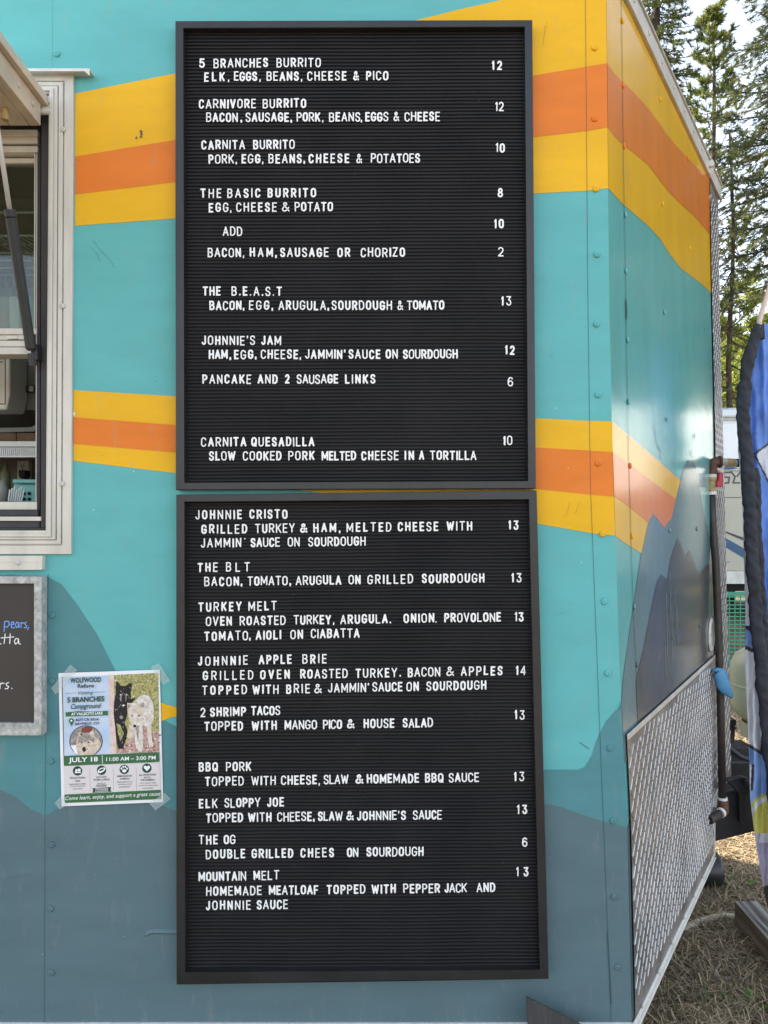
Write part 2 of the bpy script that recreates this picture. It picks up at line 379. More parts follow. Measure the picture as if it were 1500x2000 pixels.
# painted peaks
m1 = z6((612,1500),(640,1290),(690,950),(725,720),(768,530),(790,482),(798,480),(868,565),(885,530),(905,515),(935,388),(963,275),(985,200),(1012,150),(1050,165),(1075,290),(1110,480),(1140,610),(1160,740))
nsh([('c',1379),('c',1450)]+[('s',0.0,1.02),('s',1,.98),('s',1.0,1.35)]+m1[::-1]+z6((598,1690)), .0009, 3)
m2 = z6((690,1500),(740,1280),(790,1020),(820,890),(845,850),(882,880),(905,740),(945,628),(998,740),(1015,700),(1078,850),(1110,805),(1133,785),(1150,800))
nsh([('s',.10,1.02),('s',1,.98),endz(m2[-1])]+m2[::-1], .0016, 4)
nsh(z6((1052,168),(1075,290),(1110,480),(1140,610),(1150,420),(1150,180)), .0006, 5)
nsh([('c',1616),('c',1700),('c',1996),('s',.03,.47),('s',.03,.9)], .0009, 6)
def nseam(pts, w0, off=.002): seam(nose, [nsz(*p) for p in pts], w0, 7, NS, off)
nseam([(1212,-20),(1216,300),(1221,560),(1225,830),(1231,1050),(1236,1200),(1241,1300),(1243,1380)], .0022)
nseam([(1221,586),(1222,600),(1222,624)], .008, .0024)
# chips in the paint
def nblob(u, v, r, mi, el=1.6):
    s0, z0 = nsz(u, v); n = 9
    nose.face([NS(s0+math.cos(2*math.pi*k/n)*r*.0011*random.uniform(.6,1.3), z0+math.sin(2*math.pi*k/n)*r*.0013*el*random.uniform(.6,1.3), .0026) for k in range(n)], mi)
for u, v, r in ((1300,820,4),(1355,852,4),(1325,690,2),(1351,672,2.5)): nblob(u, v, r, 7)
# streaks and a crack of the old paint
def ncrack(pts):
    seam(nose, [nsz(*p) for p in pts], .0022, 7, NS, .0022)
ncrack([(1277,828),(1277,842),(1280,850),(1279,858),(1283,872),(1289,880),(1288,892),(1290,898)]); ncrack([(1350,880),(1347,886),(1351,892)])
for u, v, L in ((1306,1120,90),(1300,1160,120),(1310,1180,110),(1318,1150,80),(1321,1190,70),(1297,1260,60)):
    seam(nose, [nsz(u+random.uniform(-1,1), v), nsz(u+1, v+L*.5), nsz(u+2, v+L)], .0035, 8, NS, .0024)
for _ in range(60):
    nblob(random.uniform(1240,1385), random.uniform(1050,1300), random.uniform(.4,1.2), 8 if random.random() < .6 else 7, 1)
m_streak = mat('pale_streak', (.20,.23,.24), .4)
nose_o = nose.build('nose_panel', [n_teal, n_yel, n_ora, n_m1, n_m2, n_light, n_low, m_seam, m_streak], trailer)

# diamond plate with raised treads
def treads(mb, s0, s1, zlo, zhi, fn, sl, pitch=.0235, lean=.30):
    "fn(a,z,off): a in metres along the sheet"
    na = int((s1-s0)/pitch); nz = int((zhi(s0)-zlo(s1))/pitch)+2
    for i in range(na+1):
        for j in range(-2, nz+3):
            a = s0+(i+.5)*pitch; z = zlo(a)+(j+.5)*pitch
            if a > s1-.008 or z > zhi(a)-.014 or z < zlo(a)+.012: continue
            k = (i+j) % 2
            ang = math.pi*.225 if k == 0 else math.pi*.77
            L, W, H = (.0150 if k == 0 else .0120), .00125, (.0019 if k == 0 else .0009)
            ca, sa = math.cos(ang), math.sin(ang)
            def P(x, y, o): return fn(a+x*ca-y*sa, z+x*sa+y*ca, o)
            prof = [(-1,.25),(-.8,.9),(0,1),(.8,.9),(1,.25)]
            vs = []
            for x, wd in prof:
                vs += [P(x*L, -wd*W, .0002), P(x*L, 0, .0002+H*(wd if wd else .0)), P(x*L, wd*W, .0002)]
            fs = []
            for q in range(4):
                b = q*3; fs += [(b, b+3, b+4, b+1), (b+1, b+4, b+5, b+2)]
            mb.raw(vs, fs, 1 if k == 0 else 0)  # one slant only gets the bright metal: its glint put into the colour
dp = MB(); NL = 1.245
s_tl, z_tl = nsz(1223,1436); s_tr, z_tr = nsz(1391,1284)
def ptop(s): return lerp(z_tl, z_tr, (s-s_tl)/(s_tr-s_tl))
PO = .0045
def pfn(a, z, off): return NS(a/NL, z, PO+off)
sheet(dp, [(.012,noseZb(0)+.01),(.992,noseZb(1)),(.992,ptop(.992)),(.012,ptop(.012))], lambda s, z, o: NS(s, z, PO), 0, 0, GRID)
treads(dp, .02, NL*.99, lambda a: noseZb(a/NL)+.02, lambda a: ptop(a/NL)-.006, pfn, None)
dplate = dp.build('diamond_plate', [m_plate, m_tread], trailer, smooth=False)
rl = MB()
def nbar(mb, a, b, w_, t_, o_=.005):
    "flat bar on the nose between two (s,z) points"
    d = Vector(((b[0]-a[0])*NL, b[1]-a[1])); d.normalize(); n = Vector((-d.y, d.x))*w_*.5
    def q(p, sg): return (p[0]+sg*n.x/NL, p[1]+sg*n.y)
    c = [q(a,1), q(a,-1), q(b,-1), q(b,1)]
    mb.hexa([NS(x, z, o_+t_) for x, z in c], [NS(x, z, o_) for x, z in c])
nbar(rl, (.010, ptop(.01)), (.99, ptop(.99)), .012, .003)
rl.build('plate_edge_strip', m_alud, trailer, bevel=.001)
rl = MB()
a0, a1 = (-.012, noseZb(-.012)), (.965, noseZb(.965))
nbar(rl, (a0[0], a0[1]+.006), (a1[0], a1[1]+.006), .011, .004)
nbar(rl, (a0[0], a0[1]-.0035), (a1[0], a1[1]-.0035), .005, .009)
rl.build('bottom_rail', m_alu, trailer, bevel=.001)
rl = MB()
nbar(rl, (.962, .372), (.962, .575), .006, .006)
nbar(rl, (.945, .562), (1.165, .565), .026, .006); nbar(rl, (.945, .547), (1.165, .550), .005, .014)
rl.build('bottom_rail', m_alu, trailer, bevel=.001)
# white rail under the side wall
bt = MB(); bt.box(-4.2, Lx(ZB)+.002, -.006, .03, ZB-.03, ZB+.0005)
bt.build('bottom_rail', m_alu, trailer, bevel=.001)

# rounded diamond plate cap down the nose tip
cap = MB()
CAPW = .21
def cfn(a, z, off):
    "a runs from the painted sheet to the tip"
    p = NS(1.0, z, 0); q = Vector((Cx(z), CAPY, z)); return p.lerp(q, a/CAPW)+NN*(.004+off)
zz = [.56+.05*i for i in range(43)]+[2.70]
for z0, z1 in zip(zz[:-1], zz[1:]):
    for k in range(6):
        a, b = CAPW*k/6, CAPW*(k+1)/6
        cap.face([cfn(a,z0,0), cfn(b,z0,0), cfn(b,z1,0), cfn(a,z1,0)])
treads(cap, .0, CAPW+.004, lambda a: .575, lambda a: 2.67, cfn, None, pitch=.0235)
def beyond(z):
    p = cfn(CAPW, z, 0); return p
for z0, z1 in zip(zz[:-1], zz[1:]):
    p, q = beyond(z0), beyond(z1)
    cap.face([p, p+Vector((-.07,.10,0)), q+Vector((-.07,.10,0)), q])
cap.build('nose_cap', [m_plate, m_tread], trailer)

# roof rail of the nose: flat face, lip, clip
rr = MB()
def rbar(o0, o1, za, zb_, s0=0.0, s1=1.165):
    a = [NS(s0,za,o1), NS(s1,za,o1), NS(s1,zb_,o1), NS(s0,zb_,o1)]
    b = [NS(s0,za,o0), NS(s1,za,o0), NS(s1,zb_,o0), NS(s0,zb_,o0)]
    rr.hexa(a, b)
rbar(-.02, .010, 2.709, 2.757)
rbar(-.05, .015, 2.7575, 2.763)
rr.build('roof_rail', m_alud, trailer, bevel=.0015)
rr = MB()
rr.px([(1383,318),(1389,310),(1394,312),(1394,332),(1388,340),(1383,338)], TIPY-.05, TIPY+.02)
rr.px([(1381,312),(1396,316),(1396,324),(1383,325)], TIPY-.06, TIPY-.05)
rr.build('roof_clip', m_cream, trailer, bevel=.002)
# side wall roof rail, roof and the sides one cannot see
rr = MB(); rr.box(-4.2, Lx(2.75), -.012, .03, 2.74, 2.79); rr.build('roof_rail', m_alu, trailer, bevel=.002)
sh = MB(); YB = 2*CAPY
far = [(Lx(1.0)-.0, YB), (Rx(1.55)-.02, TIPY+.12)]
sh.raw([(-4.2,.02,2.785),(Lx(2.7),.02,2.785),(Cx(2.7),CAPY,2.785),(Cx(2.7)-.05,CAPY+.12,2.785),(Lx(2.7),YB,2.785),(-4.2,YB,2.785)], [(0,1,2,3,4,5)])
sh.raw([(-4.2,YB,.45),(Lx(1),YB,.45),(Lx(1),YB,2.78),(-4.2,YB,2.78)], [(0,1,2,3)])
sh.raw([(Lx(1),YB,.37),(Cx(1)-.07,CAPY+.1,.37),(Cx(1)-.07,CAPY+.1,2.78),(Lx(1),YB,2.78)], [(0,1,2,3)])
sh.raw([(-4.2,0,.45),(-4.2,YB,.45),(-4.2,YB,2.78),(-4.2,0,2.78)], [(0,1,2,3)])
sh.raw([(-4.2,.02,.46),(Lx(1),.02,.46),(Rx(1)-.05,TIPY,.46),(Lx(1),YB,.46),(-4.2,YB,.46)], [(0,1,2,3,4)])
sh.build('body_shell', m_teal, trailer)

# rivets
def rivet_mesh(name, m):
    r = MB(); r.lathe([(.0068,0),(.0066,.0012),(.0055,.0026),(.0032,.0034),(.0020,.0035),(.0016,.0024)], (0,0,0), 'y', 16)
    me_o = r.build(name, m, None, smooth=True); me = me_o.data; bpy.data.objects.remove(me_o); return me
RM = {k: rivet_mesh('rivet', m) for k, m in dict(T=m_teal, Y=m_yel, O=m_ora, H=m_hill, L=m_low, m=n_m1, d=n_m2, S=m_screw, A=m_alud).items()}
def rivet(p, k, rz=0.0, sc_=1.0, name='rivet', parent=None, rx=0.0):
    parent = parent or trailer
    o = bpy.data.objects.new(name, RM[k]); COL.objects.link(o); o.parent = parent
    o.location = Vector(p)-Vector(parent['o_']); o.rotation_euler = (rx,0,rz); o.scale = (sc_,)*3
    return o
for u, v, k in ((1161,93,'Y'),(1161,232,'O'),(1164,369,'Y'),(1166,497,'T'),(1165,633,'T'),(1168,771,'T'),(1168,905,'O'),(1177,1043,'Y'),(1180,1175,'T'),(1187,1315,'T'),(1191,1461,'H'),(1197,1603,'H'),(1199,1752,'L'),(1206,1889,'L'),(111,105,'T'),(102,1202,'H'),(102,1331,'H'),(100,1487,'H'),(101,1650,'L'),(99,1775,'L'),(100,1900,'L')):
    rivet(WP(u, v, -.0012), k)
NRZ = math.atan2(ND.y, ND.x)
for u, v, k in ((1214,41,'Y'),(1215,167,'O'),(1217,286,'O'),(1220,420,'T'),(1221,530,'T'),(1224,664,'T'),(1226,785,'T'),(1229,910,'O'),(1233,1047,'Y'),(1237,1185,'m'),(1242,1298,'d'),(1288,195,'Y'),(1342,310,'O'),(1292,398,'Y'),(1346,485,'Y'),(1296,610,'T'),(1306,1036,'m'),(1360,1033,'m'),(1312,1245,'d'),(1365,1222,'d')):
    s, z = nsz(u, v); rivet(NS(s, z, .0016), k, NRZ, 1.0)
for i in range(9):
    s = .04+i*.115; rivet(NS(s, 2.735, .010), 'A', NRZ, 1.0)
for i in range(7):
    s = .05+i*.14; rivet(NS(s, noseZb(s)+.014, .009), 'A', NRZ, .7)
for i in range(6):
    s = .10+i*.16; rivet(NS(s, ptop(s)-.03, PO), 'A', NRZ, .8)
# white round inlet cover on the nose
vc = MB(); s, z = nsz(1386.5, 1240); c0 = NS(s, z, .003); nrg = 28
ring = [(.058,.000),(.058,.003),(.052,.006),(.042,.006),(.040,.002),(.004,.002)]
vs = []
for r, hh in ring:
    for k in range(nrg):
        t = 2*math.pi*k/nrg; vs.append(c0+ND*r*.85*math.cos(t)+Vector((0,0,1))*r*math.sin(t)+NN*hh)
vc.raw(vs, [(i*nrg+k, i*nrg+(k+1) % nrg, (i+1)*nrg+(k+1) % nrg, (i+1)*nrg+k) for i in range(len(ring)-1) for k in range(nrg)])
vc.build('inlet_cover', mat('dull_white_plastic', (.58,.56,.51), .5, var=.15, vscale=60), trailer, smooth=True)

# ------------------------------------------------------------------ trailer tongue
tg = MB()
def at(u, v, y): return WP(u, v, y)
y1 = 1.06
tg.hexa([at(1396,1645,y1), at(1600,1592,y1+.02), at(1600,1520,y1+.02), at(1396,1548,y1)], [at(1396,1645,y1)+Vector((0,.06,.0)), at(1600,1592,y1+.02)+Vector((0,.06,0)), at(1600,1520,y1+.02)+Vector((0,.06,0)), at(1396,1548,y1)+Vector((0,.06,0))])
tg.build('tongue_beam', m_black, trailer, bevel=.006)
tg = MB()
tg.hexa([at(1405,1560,1.42), at(1600,1560,1.42), at(1600,1486,1.42), at(1405,1488,1.42)], [at(1405,1560,1.42)+Vector((0,.08,0)), at(1600,1560,1.42)+Vector((0,.08,0)), at(1600,1486,1.42)+Vector((0,.08,0)), at(1405,1488,1.42)+Vector((0,.08,0))])
tg.build('tongue_beam', m_black, trailer, bevel=.006)
tg = MB()
p = [at(1419,1524,1.03), at(1448,1517,1.03), at(1464,1521,1.03), at(1466,1545,1.03), at(1457,1556,1.03), at(1457,1610,1.03), at(1446,1610,1.03), at(1444,1552,1.03)]
tg.hexa(p, [q+Vector((0,.025,0)) for q in p]); tg.build('beam_bracket', m_black, trailer, bevel=.003)
tg = MB(); tg.lathe([(.012,0),(.013,.01),(.011,.022),(.006,.027)], at(1457,1528,1.03), 'y', 16); tg.build('bracket_bolt', m_rub, trailer, smooth=True)
tg = MB(); tg.px([(1415,1462),(1470,1458),(1470,1480),(1415,1485)], 1.50, 1.60); tg.build('tongue_beam', m_black, trailer, bevel=.004)
tg = MB(); tg.tube([at(1412,1448,1.25), at(1430,1466,1.25), at(1446,1478,1.25), at(1464,1484,1.25), at(1500,1488,1.25)], .010, 10); tg.build('cable', m_rub, trailer, smooth=True)

# ------------------------------------------------------------------ serving window and hatch
fr = MB()
# mitred frame as nested ridges, in the plane of the wall; left side far outside the picture
def fr_ring(o, i, yf, yb, mb, mi=0):
    "o,i = (right u top, right u bottom, top v, bottom v) outer and inner"
    LU = -1480
    for A in ('r', 't', 'b', 'l'):
        if A == 'r': poly = [(i[0], i[2]), (o[0], o[2]), (o[1], o[3]), (i[1], i[3])]
        elif A == 't': poly = [(LU-(o[0]-i[0]), o[2]), (o[0], o[2]), (i[0], i[2]), (LU, i[2])]
        elif A == 'b': poly = [(LU, i[3]), (i[1], i[3]), (o[1], o[3]), (LU-(o[0]-i[0]), o[3])]
        else: poly = [(LU-(o[0]-i[0]), o[2]), (LU, i[2]), (LU, i[3]), (LU-(o[0]-i[0]), o[3])]
        a = [Vector((WP(u,v,0).x, yf, WP(u,v,0).z)) for u, v in poly]; b = [Vector((q.x, yb, q.z)) for q in a]
        mb.hexa(a, b, mi)
rings = [((146,141.5,146,1082),(129,124.5,162,1065),-.008),((129,124.5,162,1065),(126.5,122,164.5,1062.5),-.0045),((126.5,122,164.5,1062.5),(118,114,172,1055),-.0095),((118,114,172,1055),(116.5,112.5,173.5,1053.5),-.006),((116.5,112.5,173.5,1053.5),(110,105,179,1048),-.0115),((110,105,179,1048),(103,98,185,1041),-.016),((103,98,185,1041),(100,94,188,1036),-.012)]
for o, i, y in rings: fr_ring(o, i, y, .012, fr)
fr.build('window_frame', m_cream, trailer, bevel=.0008)
gk = MB(); gk.px([(80,222),(95.5,222),(90,1031),(79,1031)], .012, .06); gk.px([(73,222),(79.6,222),(78,1010),(71,1010)], .035, .08)
gk.pxr(-1480, 200, 82, 222, .012, .06); gk.pxr(-1480, 996, 74, 1008, .02, .08); gk.pxr(-1480, 1018, 77, 1031, .012, .08)
gk.build('window_gasket', m_gask, trailer, bevel=.002)
jb = MB(); jb.px([(95.7,215),(100.5,215),(95,1035),(90.3,1035)], .004, .06)
jb.pxr(-1480, 1009, 79.5, 1017.5, .006, .08); jb.pxr(-1480, 980, 72, 995.5, .03, .10); jb.px([(70.6,300),(72.8,300),(71,980),(69.2,980)], .034, .10)
jb.build('window_jamb', m_cream, trailer, bevel=.001)
sash = MB()
sash.pxr(-1480, 253, 73, 265.5, .024, .06); sash.pxr(-1480, 266.5, 73, 280, .027, .06)
sash.pxr(-1480, 285, 73.5, 297, .030, .06); sash.pxr(-1480, 309, 68, 318, .05, .07)
sash.pxr(-1480, 641, 72, 653, .030, .07); sash.pxr(-1480, 653.5, 63, 664, .036, .07); sash.pxr(-1480, 665, 63, 677, .026, .07); sash.pxr(-1480, 678, 70, 692, .020, .07)
sash.pxr(13, 655, 35, 662, .028, .034); sash.pxr(35.5, 654, 54, 663, .024, .034)
sash.px([(66.5,297.5),(69,297.5),(68.6,641),(66,641)], .034, .07)
sash.build('window_sash', m_cream, trailer, bevel=.001)
gl = bpy.data.materials.new('window_glass'); gl.use_nodes = True
gb = gl.node_tree.nodes['Principled BSDF']; gb.inputs['Transmission Weight'].default_value = 1; gb.inputs['Roughness'].default_value = .03; gb.inputs['IOR'].default_value = 1.45; gb.inputs['Base Color'].default_value = (.60,.74,.66,1)
gp = MB(); gp.pxr(-1480, 297.5, 66.4, 641, .055, .058); gp.build('window_pane', gl, trailer)
dr = MB()
a = [WP(-1500,134,-.03), WP(175,134,-.03), WP(175,149,-.024), WP(168,140,-.03), WP(-1500,140,-.03)]
dr.hexa([WP(-1500,133.5,-.026), WP(175,133.5,-.026), WP(175,148,-.026), WP(165,139,-.0262), WP(-1500,139,-.0262)], [WP(-1500,133.5,-.024), WP(175,133.5,-.024), WP(175,148,-.024), WP(165,139,-.0242), WP(-1500,139,-.0242)])
zt = WP(0,133.5,-.026).z
dr.box(WP(-1500,134).x, WP(175,134,-.026).x, -.0255, .001, zt-.0025, zt)
dr.px([(-1500,134),(150,134),(150,145.5),(-1500,145.5)], -.004, .0)
dr.build('drip_rail', m_alu, trailer)
br = MB(); br.px([(-500,1085.5),(83,1085.5),(82,1113),(-500,1115)], -.016, .0); br.px([(-500,1097),(83.3,1097),(83.3,1098.2),(-500,1098.2)], -.0168, -.016)
br.build('sill_bracket', m_cream, trailer, bevel=.002)
for u, v in ((123,253),(122,598),(121,945)): rivet(WP(u, v, -.0098), 'S', 0, .85, 'screw')
rivet(WP(94,196,-.014), 'S', 0, 1.0, 'screw'); rivet(WP(35,1099,-.0165), 'S', 0, .8, 'screw')
hp = MB(); hp.pxr(80, 188, 101.5, 212, -.013, .0); hp.build('hinge_plate', m_cream, trailer, bevel=.001)
# hatch held open over the counter
ha = MB(); HX = -.702; t0, t1 = -.012, -.92
def hz(y, e): return 2.392+(-y)*.06+e
def hbox(x0, x1, ya, yb, e0, e1, mb):
    mb.hexa([(x0,ya,hz(ya,e0)),(x1,ya,hz(ya,e0)),(x1,ya,hz(ya,e1)),(x0,ya,hz(ya,e1))], [(x0,yb,hz(yb,e0)),(x1,yb,hz(yb,e0)),(x1,yb,hz(yb,e1)),(x0,yb,hz(yb,e1))])
hbox(-2.35, HX-.03, t1, t0, -.012, .022, ha)
ha.build('hatch', m_alud, trailer, bevel=.002)
ha = MB(); hbox(HX-.030, HX, t1, t0, .006, .026, ha); hbox(HX-.034, HX-.012, t1, t0-.01, -.040, .0055, ha); hbox(HX-.075, HX-.0345, t1, t0-.012, -.041, -.034, ha)
hbox(-2.35, HX-.076, t0-.045, t0-.012, -.041, -.0125, ha)
ha.build('hatch_edge', mat('hatch_edge_aluminium', (.54,.46,.36), .34, .8, var=.15, vscale=14), trailer, bevel=.0015)
ha = MB(); hbox(HX-.20, HX-.10, -.5, -.06, -.030, -.0125, ha); hbox(HX-.135, HX-.125, -.5, -.09, -.036, -.0305, ha); ha.build('hatch_stiffener', m_alud, trailer, bevel=.0015)
ha = MB(); ha.lathe([(.007,0),(.007,.012),(.005,.012),(.005,.022)], (HX-.055,-.085,hz(-.085,-.064)), 'z', 12); ha.build('hatch_bolt', m_brass, trailer)
for y in (-.06, -.12): 
    o = rivet((HX-.012, y, hz(y, -.016)), 'A', math.pi/2, .8)
ht = MB(); a, b = WP(77,218,-.012), WP(100.5,218,-.012); ht.tube([a, b], .0066, 14); ht.build('hinge_pin', m_cream, trailer, smooth=False)
st = MB(); P0 = Vector((-.738,-.014,1.888)); P1 = Vector((-.738,-.19,2.385)); dd = (P1-P0)
def Pm(t): return P0+dd*t
st.tube([Pm(.0), Pm(.01), Pm(.49), Pm(.495)], [.007,.0105,.0105,.008], 14); st.tube([Pm(.495), Pm(.52)], .0115, 14)
st.tube([Pm(-.03)+Vector((0,0,.01)), Pm(-.06)], .009, 10)
st.px([(59,672),(72,672),(73,702),(62,702)], -.012, .02)
sto = st.build('gas_strut', m_rub, trailer, bevel=0)
st = MB(); st.tube([Pm(.52), Pm(.97)], .0046, 12); st.build('strut_rod', m_screw, sto, smooth=True)

# ------------------------------------------------------------------ kitchen seen through the window
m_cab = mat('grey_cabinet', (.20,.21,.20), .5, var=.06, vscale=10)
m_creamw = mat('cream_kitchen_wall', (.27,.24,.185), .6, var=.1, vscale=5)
kt = MB(); XI0, XI1 = -3.0, -.40
kt.face([(XI0,.95,.5),(XI1,.95,.5),(XI1,.95,2.6),(XI0,.95,2.6)]); kt.face([(XI1,.07,.5),(XI1,.95,.5),(XI1,.95,2.6),(XI1,.07,2.6)])
kt.face([(XI0,.07,2.6),(XI1,.07,2.6),(XI1,.95,2.6),(XI0,.95,2.6)]); kt.face([(XI0,.07,1.2),(XI1,.07,1.2),(XI1,.95,1.2),(XI0,.95,1.2)])
kt.face([(XI0,.07,.5),(XI0,.95,.5),(XI0,.95,2.6),(XI0,.07,2.6)])
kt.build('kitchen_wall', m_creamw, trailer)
KY = .50
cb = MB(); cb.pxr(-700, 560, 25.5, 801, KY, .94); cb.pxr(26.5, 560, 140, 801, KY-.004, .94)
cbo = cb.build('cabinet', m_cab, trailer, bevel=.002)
cb = MB(); cb.px([(37,753),(68,752),(70,765),(38,766)], KY-.02, KY-.0045); cb.build('latch', m_rub, cbo, bevel=.003)
cb = MB(); cb.pxr(56, 753.5, 65, 764.5, KY-.026, KY-.0205); cb.build('latch', m_alud, cbo, bevel=.001)
cb = MB(); cb.pxr(-700, 862, 150, 872, .46, .94); cb.pxr(-700, 874, 150, 893, .45, .47)
for k in range(40): cb.pxr(-60+k*4, 875, -58+k*4, 889, .446, .4495)
cb.build('shelf', m_white, trailer)
oc = MB(); oc.pxr(33, 900, 56, 938, .92, .949); o_ = oc.build('power_outlet', m_white, trailer, bevel=.003)
oc = MB(); oc.pxr(41, 908, 42.2, 912, .9185, .9199); oc.pxr(45.5, 908, 46.7, 912, .9185, .9199); oc.pxr(43, 914, 45, 917, .9185, .9199); oc.build('socket', m_dark, o_)
oc = MB(); oc.px([(36,918),(48.5,918),(48.5,930),(45,935),(39,935),(36,930)], .88, .9199); tag(oc.build('power_plug', m_rub, None, bevel=.003), 'black plug pushed into the cream outlet in the kitchen', 'plug')
pt = thing('paper_towel_dispenser', 'white paper towel dispenser on the grey cabinet seen through the serving window', 'dispenser', WP(-20,800,KY-.03))
q = MB(); q.px([(-70,690),(19,690),(19,770),(13,800),(-70,800)], KY-.11, KY-.008); q.build('dispenser_cover', m_white, pt, bevel=.006)
q = MB()
for a in ((-60,700,10.5,701.6),(9,700,10.5,790),(-60,788,10.5,790)): q.pxr(*a, KY-.1115, KY-.1105)
q.build('red_border', mat('red_print', (.35,.06,.05), .5), pt)
tv, tf = text2d('NT', .01); q = MB(); q.raw([WP(0+x*6.5, 709.5-y*5, KY-.1125) for x, y in tv], tf); q.build('lettering', m_dark, pt)
bx_m = mat('brown_cardboard', (.20,.13,.08), .8, var=.15, vscale=20)
for k, (u0, u1) in enumerate(((-40,31),(33,100))):
    q = MB(); q.pxr(u0, 846, u1, 861.5, .50, .80)
    for z in range(3): q.pxr(u0-.4, 849+z*4, u1+.4, 850+z*4, .497, .80)
    tag(q.build('cardboard_box', bx_m, None, bevel=.002), ['brown cardboard box on the kitchen shelf, left one beside another box', 'brown cardboard box on the kitchen shelf, right one near the window frame'][k], 'box', 'boxes on the kitchen shelf')
q = MB(); q.px([(-40,836),(60,834),(70,829),(72,836),(66,843),(-40,846)], .49, .8); tag(q.build('foil_tray', m_cab, None, bevel=.002), 'folded silvery tray lying on the brown boxes', 'tray')
m_mint = mat('mint_plastic', (.22,.52,.48), .45)
cd = thing('cutlery_caddy', 'mint green plastic caddy with holes under the outlet', 'caddy', WP(45,982,.45))
q = MB(); q.px([(23,936),(72,936),(72,944),(24,944)], .43, .60); q.px([(26,944.2),(72,944.2),(72,981),(28,981)], .45, .60); q.build('tray_body', m_mint, cd, bevel=.003)
q = MB()
for uu in (47, 57.5):
    for vv in (964, 975): q.lathe([(.0048,0),(.0048,.0012)], WP(uu, vv, .4495), 'y', 12)
q.build('hole', m_dark, cd)
for k in range(7):
    q = MB(); x = 15+k*4.2; q.px([(x,979),(x+2.4,979),(x+5.6+k*.4,957-k%3*3),(x+2.6+k*.4,956-k%3*3)], .40+.003*k, .402+.003*k)
    tag(q.build('plastic_knife', m_white, None), 'white plastic cutlery standing in front of the mint green caddy', 'cutlery', 'white plastic cutlery in the kitchen')
q = MB(); c = WP(5,981,.48); q.lathe([(.015,0),(.015,.04),(.010,.05),(.009,.06)], c, 'z', 16); tag(q.build('bottle', mat('dim_plastic',(.35,.34,.30),.5), None, smooth=True), 'small pale bottle on the kitchen counter left of the cutlery', 'bottle')
q = MB(); c = WP(10,981,.56); q.lathe([(.014,0),(.014,.085),(.008,.09),(.008,.11)], c, 'z', 16); tag(q.build('bottle', mat('olive_plastic', (.16,.15,.08), .4), None, smooth=True), 'slim olive bottle behind the pale bottle on the counter', 'bottle')
m_steel = mat('kitchen_steel', (.42,.42,.41), .3, .85, var=.2, vscale=18)
for k in range(3):
    q = MB(); c = WP(20+k*17, 590-k*3, .46); q.lathe([(.030,0),(.034,.10),(.035,.105)], (c.x, c.y, 2.02), 'z', 18)
    tag(q.build('paper_cup_stack', [mat('cup_paper', (.50,.44,.36), .7), m_white, m_mint][k], None, smooth=True), ['brown paper cup stack on top of the cabinet behind the window pane', 'white paper cup stack on top of the cabinet behind the window pane', 'mint paper cup stack on top of the cabinet behind the window pane'][k], 'cups')
for k, (u, L, r) in enumerate(((12,.20,.030),(26,.24,.024),(50,.18,.034))):
    t = thing('ladle', ['steel ladle hanging from the rack, leftmost in the window', 'long steel spoon hanging from the rack in the window', 'steel skimmer hanging from the rack next to the strut foot'][k], 'utensil', WP(u, 700, .62))
    c = WP(u, 500, .62); q = MB(); q.tube([(c.x,.62,2.24),(c.x+.004,.62,2.24-L)], .004, 8); q.build('handle', m_steel, t)
    q = MB(); q.lathe([(.004,-r*.5),(r*.7,-r*.4),(r,0),(r*.9,.002),(.004,-.004)], (c.x+.004,.60,2.24-L-.012), 'y', 16); q.build('bowl', m_steel, t, smooth=True)
# wire rack behind the upper pane
wr = MB()
for k in range(9):
    x = -30+k*13; a = WP(x, 470, .30); b = WP(x+26, 560, .62); wr.tube([(a.x,.3,2.24),(a.x+.06,.62,2.24)], .0022, 6)
for k in range(6): wr.tube([(-1.6,.3+k*.064,2.242),(-.62,.3+k*.064,2.242)], .0022, 6)
for x in (-.86,-.80): wr.tube([(x,.3,2.24),(x,.3,2.4)], .002, 6)
wr.tube([(-1.6,.3,2.30),(-.62,.3,2.30)], .003, 6)
tag(wr.build('wire_rack', m_white, None), 'white wire rack hanging behind the upper window pane', 'rack')

# ------------------------------------------------------------------ stroke letters of the boards
def arc(cx, cy, rx, ry, a0, a1, n=6): return [(cx+rx*math.cos(R_(a0+(a1-a0)*i/n)), cy+ry*math.sin(R_(a0+(a1-a0)*i/n))) for i in range(n+1)]
T_, B_ = .72, .28
O_ = arc(.5,T_,.5,.28,0,180,8)+arc(.5,B_,.5,.28,180,360,8)+[(1,T_)]
C_ = arc(.5,T_,.5,.28,12,180,8)+arc(.5,B_,.5,.28,180,348,8)
P_ = [(0,0),(0,1),(.55,1)]+arc(.55,.73,.45,.27,90,-90,7)+[(0,.46)]
S_ = [(.97,.78),(.90,.92),(.72,.99),(.5,1),(.25,.98),(.08,.89),(.02,.76),(.09,.63),(.28,.56),(.55,.50),(.80,.43),(.95,.34),(.99,.22),(.91,.08),(.72,.01),(.48,0),(.25,.02),(.09,.09),(.02,.22)]
